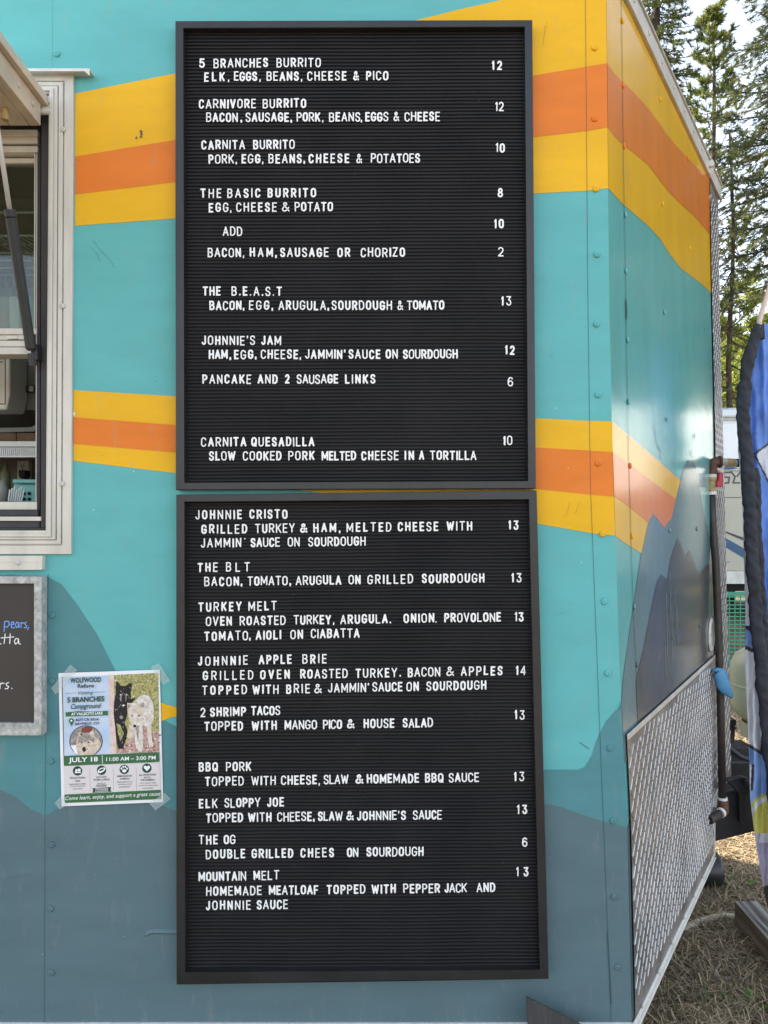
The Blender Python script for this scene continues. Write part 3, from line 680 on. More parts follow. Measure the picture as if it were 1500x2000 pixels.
GL = {
'A': (.62, [[(0,0),(.5,1),(1,0)],[(.18,.33),(.82,.33)]]),
'B': (.56, [[(0,0),(0,1),(.6,1)]+arc(.6,.765,.34,.235,90,-90,6)+[(0,.53)], [(.55,.53)]+arc(.6,.265,.4,.265,90,-90,6)+[(0,0)]]),
'C': (.56, [C_]), 'D': (.57, [[(0,0),(0,1),(.4,1)]+arc(.4,.6,.6,.4,90,0,5)+arc(.4,.4,.6,.4,0,-90,5)+[(0,0)]]),
'E': (.50, [[(1,1),(0,1),(0,0),(1,0)],[(0,.52),(.88,.52)]]), 'F': (.50, [[(1,1),(0,1),(0,0)],[(0,.50),(.85,.50)]]),
'G': (.58, [arc(.5,T_,.5,.28,12,180,8)+arc(.5,B_,.5,.28,180,360,8)+[(1,.45),(.58,.45)]]),
'H': (.57, [[(0,0),(0,1)],[(1,0),(1,1)],[(0,.52),(1,.52)]]), 'I': (.15, [[(.5,0),(.5,1)]]),
'J': (.46, [[(1,1),(1,.26)]+arc(.5,.26,.5,.26,0,-170,7)]), 'K': (.57, [[(0,0),(0,1)],[(1,1),(0,.38)],[(.33,.58),(1,0)]]),
'L': (.50, [[(0,1),(0,0),(1,0)]]), 'M': (.70, [[(0,0),(0,1),(.5,.22),(1,1),(1,0)]]), 'N': (.58, [[(0,0),(0,1),(1,0),(1,1)]]),
'O': (.58, [O_]), 'P': (.55, [P_]), 'Q': (.60, [O_, [(.58,.26),(1.0,-.04)]]), 'R': (.57, [P_, [(.48,.46),(1,0)]]),
'S': (.54, [S_]), 'T': (.58, [[(0,1),(1,1)],[(.5,1),(.5,0)]]), 'U': (.57, [[(0,1),(0,B_)]+arc(.5,B_,.5,.28,180,360,8)+[(1,1)]]),
'V': (.60, [[(0,1),(.5,0),(1,1)]]), 'W': (.80, [[(0,1),(.25,0),(.5,.85),(.75,0),(1,1)]]), 'X': (.58, [[(0,0),(1,1)],[(0,1),(1,0)]]),
'Y': (.60, [[(0,1),(.5,.45),(1,1)],[(.5,.45),(.5,0)]]), 'Z': (.56, [[(0,1),(1,1),(0,0),(1,0)]]),
'&': (.66, [[(1,0),(.30,.70),(.22,.86),(.32,.97),(.46,1),(.60,.95),(.66,.83),(.56,.70),(.16,.42),(.04,.26),(.06,.11),(.22,.01),(.42,0),(.66,.10),(.95,.42)]]),
',': (.17, [[(.8,.08),(.2,-.13)]]), '.': (.15, [[(.5,.03),(.5,.0)]]), "'": (.17, [[(.8,1.0),(.2,.80)]]), '\u00b7': (.15, [[(.5,.96),(.5,.93)]]),
'0': (.56, [O_]), '1': (.28, [[(0,.80),(.85,1),(.85,0)]]),
'2': (.54, [arc(.5,.72,.48,.28,165,-15,7)+[(.85,.5),(0,0),(1,0)]]),
'3': (.54, [[(.02,1),(.95,1),(.45,.60),(.68,.57),(.90,.46),(1,.28),(.90,.10),(.66,.0),(.35,0),(.10,.08),(0,.22)]]),
'4': (.58, [[(.78,0),(.78,1),(0,.27),(1,.27)]]),
'5': (.54, [[(.92,1),(.15,1),(.08,.54),(.3,.62),(.55,.63),(.82,.54),(.98,.34),(.9,.12),(.65,.0),(.35,0),(.1,.08),(0,.2)]]),
'6': (.56, [[(.92,.84),(.78,.96),(.5,1),(.22,.93),(.06,.74),(.02,.5),(.02,.31)]+arc(.5,.30,.48,.30,180,-180,12)]),
'8': (.54, [arc(.5,.76,.40,.24,-90,270,12), arc(.5,.26,.5,.26,90,450,12)]),
}
def stroke(mb, pts, r, h, y0, to3):
    "raised rounded stroke along pts (2D); to3(x,z,y)"
    for i in range(1, len(pts)-1):
        a, b = Vector(pts[i])-Vector(pts[i-1]), Vector(pts[i+1])-Vector(pts[i])
        if a.length > 1e-5 and b.length > 1e-5 and a.normalized().dot(b.normalized()) < -.15:
            stroke(mb, pts[:i+1], r, h, y0, to3); stroke(mb, pts[i:], r, h*1.06, y0, to3); return
    N = len(pts); P = [Vector(p) for p in pts]
    Q = [P[0]]
    for p in P[1:]:
        if (p-Q[-1]).length > 1e-5: Q.append(p)
    P = Q; N = len(P)
    if N == 1: P.append(P[0]+Vector((0,1e-4))); N = 2
    prof = [(-1,0),(-.95,.80),(-.72,1),(.72,1),(.95,.80),(1,0)]
    rows = []
    def row(p, n, sc_):
        rows.append([to3(p.x+n.x*a*r*sc_, p.y+n.y*a*r*sc_, y0-h*b*(1 if sc_ == 1 else max(.2, sc_))) for a, b in prof])
    for i in range(N):
        if i == 0: d0 = d1 = (P[1]-P[0]).normalized()
        elif i == N-1: d0 = d1 = (P[i]-P[i-1]).normalized()
        else: d0 = (P[i]-P[i-1]).normalized(); d1 = (P[i+1]-P[i]).normalized()
        n0 = Vector((-d0.y, d0.x)); n1 = Vector((-d1.y, d1.x)); n = n0+n1
        if n.length < .35:   # sharp turn: round it off with two rows
            row(P[i]+d0*r*.7, n0*.8, 1); row(P[i]-d1*r*.7, n1*.8, 1); continue
        n.normalize(); k = min(1.45, 1/max(.3, n.dot(n0)))
        if i == 0: row(P[0]-d0*r*.95, n0, .35); row(P[0]-d0*r*.65, n0, .78)
        row(P[i], n*k, 1)
        if i == N-1: row(P[i]+d0*r*.65, n0, .78); row(P[i]+d0*r*.95, n0, .35)
    vs = [p for rw in rows for p in rw]; m = len(prof); fs = []
    for i in range(len(rows)-1):
        for k in range(m-1): fs.append((i*m+k, i*m+k+1, (i+1)*m+k+1, (i+1)*m+k))
    fs.append(tuple(range(m))); fs.append(tuple((len(rows)-1)*m+k for k in range(m-1, -1, -1)))
    mb.raw(vs, fs)
rl_ = random.Random(3)
YP = -.0105   # face of the ribbed panels
def word(mb, s, x0, x1, yb, cap, slope, xs0):
    "x in picture units of the board plane"
    ws = [GL[c][0]*cap for c in s]; n = len(s); tot = sum(ws); gap = (x1-x0-tot)/(n-1) if n > 1 else 0
    k = 1.0
    if n == 1: k = (x1-x0)/ws[0] if s not in (',', '.') else 1.0
    elif gap < .055*cap: k = (x1-x0-(n-1)*.055*cap)/tot; gap = .055*cap
    x = x0
    for c, w0 in zip(s, ws):
        wd = w0*k; bold = rl_.random() < .55
        r = cap*(.093 if bold else .071)*rl_.uniform(.95,1.05)
        dy = rl_.gauss(0, .35); rot = rl_.gauss(0, .012)
        for q, stp in enumerate(GL[c][1]):
            pts = []
            for a, b in stp:
                px_ = x+r+a*max(.01, wd-2*r); py_ = (b*(cap-2*r)+r)
                px_ += -(py_-cap/2)*rot
                pts.append((px_, yb+slope*(px_-xs0)+dy-py_))
            stroke(mb, pts, r, .0020+.00022*q, YP, lambda a, b, y: WP(a, b, y))
        x += wd+gap
def board(name, label, outer, inner, rows, prices, wav, groove0, groove1):
    cx = sum(p[0] for p in outer)/4; t = thing(name, label, 'menu board', WP(cx, outer[2][1], 0), 'black letter boards on the trailer wall')
    fb = MB(); YF = -.026
    for k in range(4):
        a, b = outer[k], outer[(k+1) % 4]; c, d = inner[(k+1) % 4], inner[k]
        fb.px([a, b, c, d], YF, -.0015)
    fb.build('frame', m_frame, t, bevel=.0016)
    rs = random.Random(name+label); sf = MB()
    for _ in range(26):
        k = rs.randrange(4); a, b = Vector(outer[k]), Vector(outer[(k+1) % 4]); c, d = Vector(inner[(k+1) % 4]), Vector(inner[k]); q1, q2 = rs.random(), rs.uniform(.1,.9)
        p = (a.lerp(b, q1)).lerp(d.lerp(c, q1), q2); L = rs.uniform(.8,4.5); an = rs.uniform(0,3.1)
        sf.face([WP(p.x, p.y, YF-.0003), WP(p.x+.6, p.y+.5, YF-.0003), WP(p.x+L*math.cos(an), p.y+L*math.sin(an), YF-.0003)])
    tag(sf.build('scuff_marks', mat('scuffed_paint', (.13,.125,.115), .7), t), kind='stuff')
    bk = MB(); bk.px([(inner[0][0]-8,inner[0][1]-8),(inner[1][0]+8,inner[1][1]-8),(inner[2][0]+8,inner[2][1]+8),(inner[3][0]-8,inner[3][1]+8)], -.006, -.002); bk.build('backing', m_dark, t)
    # ribbed panel
    pn = MB(); nr = int((groove1-groove0)/6.82); nc = 36; rr_ = random.Random(len(rows))
    prof = [(0,.0022),(.10,.0022),(.20,.0006),(.38,.0),(.62,.0),(.86,.0006),(.92,.0022)]
    vs = []; rowsn = 0
    ph = [rr_.uniform(0,6) for _ in range(8)]
    for k in range(nr):
        for fpos, dep in prof:
            tt = (k+fpos)/nr
            for c in range(nc+1):
                sx = c/nc
                top = Vector(inner[0])*(1-sx)+Vector(inner[1])*sx; bot = Vector(inner[3])*(1-sx)+Vector(inner[2])*sx
                q = top*(1-tt)+bot*tt
                q.y += wav*(math.sin(sx*7+ph[0]+tt*5)+.6*math.sin(sx*17+ph[1]-tt*11)+.4*math.sin(sx*31+ph[2]+k*.9))+slp(tt)*(sx-.5)*0
                vs.append(WP(q.x, q.y, YP+dep))
            rowsn += 1
    fs = [(i*(nc+1)+c, (i+1)*(nc+1)+c, (i+1)*(nc+1)+c+1, i*(nc+1)+c+1) for i in range(rowsn-1) for c in range(nc)]
    pn.raw(vs, fs); pn.build('ribbed_panel', m_felt, t, smooth=True)
    for oy, ya, yb, words in rows:
        xa = 350+words[0][1]/4; xb = 350+words[-1][2]/4; slope = (yb-ya)/4/(xb-xa); mb = None
        for s, p0, p1 in words:
            if mb is not None and s not in (',', '.', '\u00b7'): mb.build('menu_word', m_letter, t); mb = None
            mb = mb or MB()
            word(mb, s, 350+p0/4, 350+p1/4, oy+ya/4, 18.7, slope, xa)
        mb.build('menu_word', m_letter, t)
    for oy, yb, s, p0, p1 in prices:
        mb = MB(); word(mb, s, 700+p0/4, 700+p1/4, oy+yb/4, 18.7, 0, 0); mb.build('price', m_letter, t)
    # lint caught in the ribs
    ln = MB()
    for _ in range(16):
        u = rr_.uniform(inner[0][0]+10, inner[1][0]-10); v = rr_.uniform(inner[0][1]+10, inner[2][1]-10); L = rr_.uniform(.5,2.2); a = rr_.uniform(0,3)
        ln.face([WP(u, v, YP-.0006), WP(u+.7, v+.3, YP-.0006), WP(u+L*math.cos(a), v+L*math.sin(a), YP-.0008)])
    tag(ln.build('lint', mat('pale_lint', (.35,.34,.32), .9), t), kind='stuff')
    return t
def slp(t): return 0
UP_ROWS = [
(100,132,125,[('5',155,202),('BRANCHES',268,695),('BURRITO',760,1107)]),
(100,238,228,[('ELK',195,357),(',',380,395),('EGGS',428,610),(',',625,642),('BEANS',682,935),(',',950,966),('CHEESE',1000,1308),('&',1358,1405),('PICO',1460,1635)]),
(100,450,443,[('CARNIVORE',153,600),('BURRITO',652,993)]),
(100,555,548,[('BACON',210,458),(',',478,495),('SAUSAGE',518,858),(',',868,886),('PORK',917,1103),(',',1115,1133),('BEANS',1170,1415),(',',1417,1433),('EGGS',1453,1635),('&',1673,1720),('CHEESE',1760,2038)]),
(100,770,765,[('CARNITA',172,515),('BURRITO',577,903)]),
(100,880,873,[('PORK',228,428),(',',440,455),('EGG',487,635),(',',645,660),('BEANS',697,958),(',',970,985),('CHEESE',1010,1330),('&',1382,1430),('POTATOES',1497,1882)]),
(100,1148,1143,[('THE',165,330),('BASIC',375,635),('BURRITO',690,1070)]),
(100,1258,1252,[('EGG',230,385),(',',397,415),('CHEESE',445,763),('&',800,862),('POTATO',902,1202)]),
(100,1445,1445,[('ADD',340,493)]),
(100,1610,1608,[('BACON',222,483),(',',495,513),('HAM',550,733),(',',748,763),('SAUSAGE',788,1168),('OR',1235,1337),('CHORIZO',1418,1765)]),
(540,152,152,[('THE',182,325),('B.E.A.S.T',408,803)]),
(540,264,262,[('BACON',235,487),(',',497,512),('EGG',545,705),(',',720,737),('ARUGULA',775,1147),(',',1157,1173),('SOURDOUGH',1190,1663),('&',1703,1750),('TOMATO',1778,2072)]),
(540,537,537,[("JOHNNIE'S",175,593),('JAM',640,797)]),
(540,647,643,[('HAM',230,380),(',',392,408),('EGG',428,580),(',',590,607),('CHEESE',637,930),(',',940,955),("JAMMIN'",983,1298),('SAUCE',1322,1573),('ON',1612,1708),('SOURDOUGH',1747,2177)]),
(540,840,838,[('PANCAKE',180,563),('AND',612,770),('2',825,863),('SAUSAGE',917,1243),('LINKS',1295,1533)]),
(540,1330,1328,[('CARNITA',170,525),('QUESADILLA',562,1057)]),
(540,1440,1434,[('SLOW',232,440),('COOKED',497,800),('PORK',852,1058),('MELTED',1112,1383),('CHEESE',1422,1715),('IN',1760,1835),('A',1873,1915),('TORTILLA',1958,2322)]),
]
UP_PR = [(100,150,'12',1042,1123),(100,468,'12',1068,1136),(100,793,'10',1072,1145),(100,1142,'8',1087,1130),(100,1385,'10',1060,1137),(100,1602,'2',1090,1135),(540,228,'13',1115,1195),(540,612,'12',1145,1222),(540,860,'6',1165,1210),(540,1318,'10',1130,1203)]
LO_ROWS = [
(980,140,133,[('JOHNNIE',125,490),('CRISTO',548,847)]),
(980,252,226,[('GRILLED',172,532),('TURKEY',592,903),('&',942,1003),('HAM',1047,1227),(',',1247,1263),('MELTED',1307,1658),('CHEESE',1707,2025),('WITH',2088,2290)]),
(980,360,345,[('JAMMIN',168,485),('\u00b7',505,520),('SAUCE',557,787),('ON',847,942),('SOURDOUGH',1007,1457)]),
(980,552,547,[('THE',142,302),('BLT',365,552)]),
(980,662,632,[('BACON',195,468),(',',480,497),('TOMATO',533,848),(',',860,877),('ARUGULA',910,1267),('ON',1322,1418),('GRILLED',1470,1828),('SOURDOUGH',1895,2385)]),
(980,862,850,[('TURKEY',148,488),('MELT',540,762)]),
(980,972,937,[('OVEN',207,412),('ROASTED',472,832),('TURKEY',893,1187),(',',1200,1218),('ARUGULA',1258,1630),('.',1643,1658),('ONION',1752,1993),('.',2000,2018),('PROVOLONE',2070,2515)]),
(980,1090,1062,[('TOMATO',195,538),(',',545,560),('AIOLI',597,795),('ON',868,968),('CIABATTA',1028,1410)]),
(980,1283,1263,[('JOHNNIE',145,537),('APPLE',620,880),('BRIE',962,1153)]),
(980,1397,1357,[('GRILLED',183,580),('OVEN',632,865),('ROASTED',945,1317),('TURKEY',1377,1703),('.',1720,1737),('BACON',1785,2040),('&',2085,2148),('APPLES',2200,2527)]),
(980,1512,1470,[('TOPPED',178,530),('WITH',572,777),('BRIE',835,1022),('&',1053,1115),("JAMMIN'",1162,1485),('SAUCE',1508,1745),('ON',1775,1873),('SOURDOUGH',1930,2400)]),
(980,1683,1668,[('2',165,205),('SHRIMP',240,523),('TACOS',560,790)]),
(980,1793,1762,[('TOPPED',195,500),('WITH',565,763),('MANGO',823,1077),('PICO',1123,1273),('&',1308,1370),('HOUSE',1440,1682),('SALAD',1745,1983)]),
(1400,432,425,[('BBQ',152,303),('PORK',365,563)]),
(1400,543,510,[('TOPPED',200,505),('WITH',563,755),('CHEESE',795,1077),(',',1087,1102),('SLAW',1128,1323),('&',1375,1440),('HOMEMADE',1465,1875),('BBQ',1920,2065),('SAUCE',2105,2343)]),
(1400,717,702,[('ELK',153,300),('SLOPPY',353,635),('JOE',685,820)]),
(1400,828,802,[('TOPPED',208,500),('WITH',537,722),('CHEESE',765,1037),(',',1045,1062),('SLAW',1083,1278),('&',1303,1365),("JOHNNIE'S",1388,1772),('SAUCE',1825,2053)]),
(1400,1000,995,[('THE',152,303),('OG',347,440)]),
(1400,1112,1088,[('DOUBLE',207,517),('GRILLED',565,892),('CHEES',947,1210),('ON',1310,1400),('SOURDOUGH',1462,1910)]),
(1400,1287,1275,[('MOUNTAIN',150,523),('MELT',580,782)]),
(1400,1400,1370,[('HOMEMADE',210,645),('MEATLOAF',700,1088),('TOPPED',1150,1455),('WITH',1502,1693),('PEPPER',1750,2038),('JACK',2072,2248),('AND',2322,2470)]),
(1400,1513,1502,[('JOHNNIE',207,560),('SAUCE',605,850)]),
]
LO_PR = [(980,222,'13',1172,1252),(980,632,'13',1195,1275),(980,935,'13',1220,1292),(980,1355,'14',1230,1308),(980,1700,'13',1220,1300),(1400,505,'13',1215,1297),(1400,762,'13',1238,1320),(1400,1018,'6',1278,1322),(1400,1248,'13',1232,1330)]
board('letter_board', 'upper black letter board of white letters listing burritos, a quesadilla and pancakes', [(342,40.5),(1040,38.5),(1047,954.5),(343,957)], [(358,55),(1025,52.5),(1031.5,939),(360,942.5)], UP_ROWS, UP_PR, .22, 55, 941)
board('letter_board', 'lower black letter board of white letters listing sandwiches, shrimp tacos and melts', [(344,966),(1048.5,957.5),(1071.5,1912),(345,1923)], [(360,980.5),(1033,976),(1056,1895.5),(361.5,1899)], LO_ROWS, LO_PR, .45, 979, 1897)

# ------------------------------------------------------------------ chalkboard
ck = thing('chalkboard', 'small chalkboard in a galvanised metal frame under the serving window, with blue and white writing', 'chalkboard', (-1.0, 0, 1.08))
XR = -.7096; fy = -.029
def fz(v): return CAMZ-(v-1000)*(fy-CAMY)/F
def fxu(u): return (u-750)*(fy-CAMY)/F
zo1, zo0 = fz(1126), fz(1437); zi1, zi0 = fz(1140), fz(1413); xo, xi = XR, fxu(66); xl = -1.35
q = MB()
q.hexa([(xi,fy,zi0),(xo,fy,zo0),(xo,fy,zo1),(xi,fy,zi1)], [(xi,-.001,zi0),(xo,-.001,zo0),(xo,-.001,zo1),(xi,-.001,zi1)])
q.hexa([(xl,fy,zo1),(xl,fy,zi1),(xi,fy,zi1),(xo,fy,zo1)], [(xl,-.001,zo1),(xl,-.001,zi1),(xi,-.001,zi1),(xo,-.001,zo1)])
q.hexa([(xl,fy,zi0),(xl,fy,zo0),(xo,fy,zo0),(xi,fy,zi0)], [(xl,-.001,zi0),(xl,-.001,zo0),(xo,-.001,zo0),(xi,-.001,zi0)])
q.box(xl-.02, xl, fy, -.001, zo0, zo1)
q.build('frame', m_galv, ck, bevel=.0015)
q = MB(); q.box(xl, xi+.003, -.018, -.002, zi0-.003, zi1+.003); q.build('slate', mat('brown_black_slate', (.040,.033,.028), .6, var=.1, vscale=8), ck)
m_cblue = mat('blue_chalk_pen', (.18,.38,.85), .7); m_cwhite = mat('white_chalk_pen', (.85,.85,.83), .7)
def hand(mb, lines, r):
    for pts in lines: stroke(mb, pts, r, .0006, -.018, lambda a, b, y: WP(a, b, y))
q = MB(); x, yb = 8, 1228
hand(q, [[(9,1214),(8,1233)], [(9,1217),(12,1213),(17,1214),(18,1220),(14,1225),(9,1224)],
 [(21,1221),(27,1219),(27,1215),(23,1215),(21,1220),(23,1226),(28,1226)], [(37,1217),(33,1215),(30,1220),(32,1226),(36,1223),(37,1216),(37,1226)],
 [(41,1216),(41,1226)],[(41,1220),(44,1216),(46,1217)], [(52,1215),(48,1217),(49,1220),(52,1222),(51,1226),(47,1226)], [(56,1225),(54,1230)]], .95)
q.build('handwriting', m_cblue, ck)
q = MB()
hand(q, [[(-12,1240),(-12,1256),(-6,1257),(-2,1252)],[(-2,1242),(-2,1256),(2,1258)], [(10,1238),(8,1257)], [(2,1246),(27,1244)], [(20,1238),(19,1257)], [(36,1248),(31,1247),(28,1252),(30,1258),(35,1255),(36,1248),(37,1257),(40,1258)]], .9)
hand(q, [[(0,1334),(0,1345)],[(0,1338),(4,1334),(8,1335)], [(17,1333),(12,1335),(13,1339),(17,1341),(15,1345),(10,1345)], [(23,1344),(23.5,1345)]], .9)
q.build('handwriting', m_cwhite, ck)

# ------------------------------------------------------------------ wolf refuge poster
ps = thing('poster', 'white printed wolf visit poster taped to the teal wall left of the letter boards', 'poster', WP(220,1570,0))
def pc(c, k=0.0): 
    u, v = 100+c[0]/6.25, 1290+c[1]/6.25
    bulge = .0035*math.sin(max(0, min(1, (u-115)/205))*math.pi)
    return WP(u, v, -.0030-bulge-k)
def pface(mb, poly, k, mi=0):
    b = bmesh.new(); vs = [b.verts.new((p[0], p[1], 0)) for p in poly]; f = b.faces.new(vs); f.normal_update(); bmesh.ops.triangulate(b, faces=[f], ngon_method='EAR_CLIP')
    for qx in range(100, 1400, 100): bmesh.ops.bisect_plane(b, geom=b.verts[:]+b.edges[:]+b.faces[:], plane_co=(qx,0,0), plane_no=(1,0,0))
    for i, v in enumerate(b.verts): v.index = i
    mb.raw([pc((v.co.x, v.co.y), k) for v in b.verts], [tuple(v.index for v in f.verts) for f in b.faces], mi); b.free()
def ell(cx, cy, rx, ry, n=24): return [(cx+rx*math.cos(2*math.pi*i/n), cy+ry*math.sin(2*math.pi*i/n)) for i in range(n)]
def pm(name, col, **k): return mat(name, col, .6, **k)
m_paper = pm('white_paper', (.82,.82,.82))
q = MB(); pface(q, [(88,155),(1325,112),(1368,1728),(127,1780)], 0); q.build('sheet', m_paper, ps)
pr = MB(); PMATS = [pm('print_pale_blue', (.42,.56,.74), col2=(.60,.66,.74), vscale=40), pm('print_forest', (.10,.16,.03), col2=(.62,.50,.20), vscale=190, detail=6), pm('print_bark', (.62,.42,.36), col2=(.75,.62,.56), vscale=120), pm('print_earth', (.30,.13,.10), col2=(.62,.42,.36), vscale=160),
 pm('print_black', (.006,.006,.008)), pm('print_wolf_pale', (.80,.76,.70), col2=(.58,.50,.42), vscale=120), pm('print_wolf_tan', (.52,.38,.26), col2=(.75,.66,.56), vscale=110), pm('print_green', (.035,.13,.045)), pm('print_panel', (.68,.63,.62)), pm('print_deep_green', (.01,.05,.025)), pm('print_white', (.85,.85,.85)), pm('print_navy', (.02,.03,.14)), pm('print_grey', (.16,.14,.13), col2=(.45,.40,.35), vscale=150), pm('print_rust', (.20,.05,.03))]
A = lambda poly, k, mi: pface(pr, poly, k*.00022, mi)
A([(130,200),(695,180),(725,1135),(150,1165)], 1, 0); A([(695,180),(1308,150),(1322,1120),(725,1135)], 1, 1)
A([(695,182),(765,180),(775,700),(800,1134),(725,1135)], 2, 2); A([(796,1080),(900,1010),(1000,930),(1316,860),(1322,1119),(800,1133)], 2, 3)
A([(128,200),(138,200),(158,1165),(150,1165)], 2, 4)
A([(790,262),(812,256),(830,285),(858,310),(905,312),(940,285),(975,272),(987,300),(970,385),(972,470),(1040,450),(980,520),(935,530),(940,600),(920,690),(895,760),(935,880),(915,960),(885,1040),(888,1078),(820,1080),(800,1000),(785,850),(762,650),(765,520),(790,390)], 3, 4)
A([(796,770),(838,778),(890,890),(845,985),(820,900)], 4, 1); A(ell(858,692,22,24), 4, 12); A(ell(885,548,17,10), 4, 10); A(ell(880,460,40,60), 4, 12); A(ell(882,470,26,66), 5, 4); A(ell(845,418,8,7), 5, 10); A(ell(920,418,8,7), 5, 10)
A([(930,520),(1010,520),(1060,450),(1130,412),(1200,440),(1240,510),(1256,600),(1250,720),(1222,790),(1228,960),(1248,1050),(1195,1062),(1178,950),(1165,810),(1115,790),(1118,950),(1122,1085),(1100,1115),(1060,1112),(1062,1000),(1068,1060),(1035,1070),(1020,960),(1005,840),(960,740),(935,640)], 5, 5)
A([(955,770),(1005,830),(1010,930),(960,955),(920,930)], 4, 6)
A([(1125,800),(1163,812),(1176,950),(1186,1050),(1128,1075),(1120,950)], 6, 3); A([(1075,790),(1062,990),(1040,900),(1030,820)], 6, 12); A([(928,512),(962,538),(1000,552),(1072,556),(1085,520),(1130,500),(1143,560),(1125,630),(1095,690),(1052,760),(1040,812),(1008,815),(988,765),(945,695),(930,620)], 6, 6)
A([(1002,640),(1050,640),(1040,740),(1040,790),(1005,790)], 7, 5); A(ell(1020,800,20,18), 8, 4); A(ell(985,674,13,8), 8, 4); A(ell(1072,674,13,8), 8, 4); A([(1085,560),(1110,515),(1135,520),(1130,575)], 8, 12); A([(938,530),(965,550),(945,590)], 8, 12)
# round inset
A(ell(425,985,204,192,36), 3, 11); A(ell(425,985,194,183,36), 4, 12); A([(370,830),(430,803),(500,815),(500,880),(370,880)], 5, 13); A([(235,1040),(330,1030),(330,1150),(290,1130)], 5, 10)
A([(330,920),(335,880),(365,875),(385,915),(450,900),(490,860),(515,850),(525,920),(580,960),(610,1020),(570,1100),(520,1152),(330,1160),(305,1060),(310,980)], 6, 6)
A([(330,935),(395,905),(470,905),(530,950),(525,1010),(470,970),(420,1000),(370,985),(325,1020)], 7, 12); A(ell(402,1085,24,30), 8, 4); A(ell(372,1000,15,8), 8, 4); A(ell(455,1000,15,8), 8, 4); A([(345,895),(372,890),(375,925)], 8, 4); A([(495,880),(515,870),(515,930)], 8, 5)
def inside(p, poly):
    r = False; j = len(poly)-1
    for i in range(len(poly)):
        (xi, yi), (xj, yj) = poly[i], poly[j]
        if (yi > p[1]) != (yj > p[1]) and p[0] < (xj-xi)*(p[1]-yi)/(yj-yi)+xi: r = not r
        j = i
    return r
rf = random.Random(5)
def specks(poly, k, mis, n, L, ang, holes=()):
    xs = [p[0] for p in poly]; ys = [p[1] for p in poly]; c = 0
    while c < n:
        p = (rf.uniform(min(xs), max(xs)), rf.uniform(min(ys), max(ys)))
        c += 1
        if not inside(p, poly) or any(inside(p, h) for h in holes): continue
        a = ang+rf.gauss(0, .5); l = L*rf.uniform(.5, 1.4); dx, dy = math.cos(a)*l, math.sin(a)*l; w_ = l*.22
        pr.raw([pc((p[0]-dy/l*w_, p[1]+dx/l*w_), k*.00022), pc((p[0]+dy/l*w_, p[1]-dx/l*w_), k*.00022), pc((p[0]+dx, p[1]+dy), k*.00022)], [(0,1,2)], rf.choice(mis))
BW = [(790,262),(858,310),(975,272),(972,470),(940,600),(895,760),(935,880),(885,1078),(820,1080),(785,850),(762,650),(790,390)]
WW = [(930,520),(1010,520),(1060,450),(1130,412),(1240,510),(1256,600),(1222,790),(1248,1050),(1178,1050),(1118,1085),(1060,1080),(1005,840),(935,640)]
specks([(770,185),(1300,160),(1314,850),(1000,920),(800,1060)], 2.4, [1,1,4,10,12,7], 420, 22, .8, (BW, WW))
specks([(800,1060),(1000,920),(1316,860),(1322,1115),(800,1130)], 2.6, [3,4,2,10], 140, 30, .1, (WW,))
specks(WW, 8.6, [5,10,12,6,6], 200, 22, 1.2); specks(BW, 6.6, [4,4,12], 120, 22, 1.4)
specks([(320,880),(385,915),(450,900),(515,860),(600,1020),(560,1130),(330,1150),(305,1000)], 8.6, [5,12,6,6], 110, 18, 1.3)
A([(150,1165),(1320,1120),(1322,1238),(155,1287)], 9, 7); A([(155,1290),(1322,1245),(1335,1577),(162,1635)], 9, 8); A([(162,1638),(1338,1579),(1342,1692),(165,1740)], 9, 7)
A([(175,634),(330,620),(520,624),(690,614),(692,668),(520,676),(330,680),(178,686)], 9, 7)
for cx, cy in ((322,1348),(614,1340),(892,1330),(1168,1315)): A(ell(cx,cy,58,58), 10, 9)
A([(296,1332),(306,1322),(316,1332),(316,1375),(290,1375)], 11, 10); A([(322,1322),(358,1320),(358,1350),(322,1352)], 11, 10); A([(318,1358),(362,1356),(362,1372),(318,1374)], 11, 10)
A([(570,1370),(565,1345),(600,1315),(650,1305),(664,1325),(640,1355),(600,1375)], 11, 10); A([(585,1355),(580,1347),(605,1325),(640,1318),(645,1327),(620,1345)], 12, 9)
A(ell(892,1347,26,20), 11, 10)
for dx, dy in ((-34,-6),(-13,-28),(13,-28),(34,-6)): A(ell(892+dx,1325+dy,10,14), 11, 10)
A([(1168,1350),(1130,1312),(1130,1292),(1150,1282),(1168,1296),(1186,1282),(1206,1292),(1206,1312)], 11, 10)
A([(500,1560),(735,1545),(722,1575),(735,1602),(500,1614),(514,1588)], 10, 9)
for x in (470, 755, 1035): A([(x,1310),(x+3,1310),(x+9,1590),(x+6,1590)], 10, 12)
A([(619,1160),(626,1160),(629,1260),(622,1260)], 10, 10); A([(175,399),(312,394),(312,398),(175,404)], 2, 9); A([(527,386),(665,382),(665,386),(527,391)], 2, 9)
A(ell(246,735,30,30), 10, 7); A([(220,748),(272,748),(248,805)], 10, 7); A(ell(246,735,12,12), 11, 10)
pr.build('printed_picture', PMATS, ps)
def ptext(s, x0, x1, y0, y1, mi, off=0.0, shear=0.0, sl=-.035):
    tv, tf = text2d(s, off, shear)
    return [pc((x0+x*(x1-x0), y1-y*(y1-y0)+sl*x*(x1-x0)), .0032) for x, y in tv], tf, mi
tx = MB()
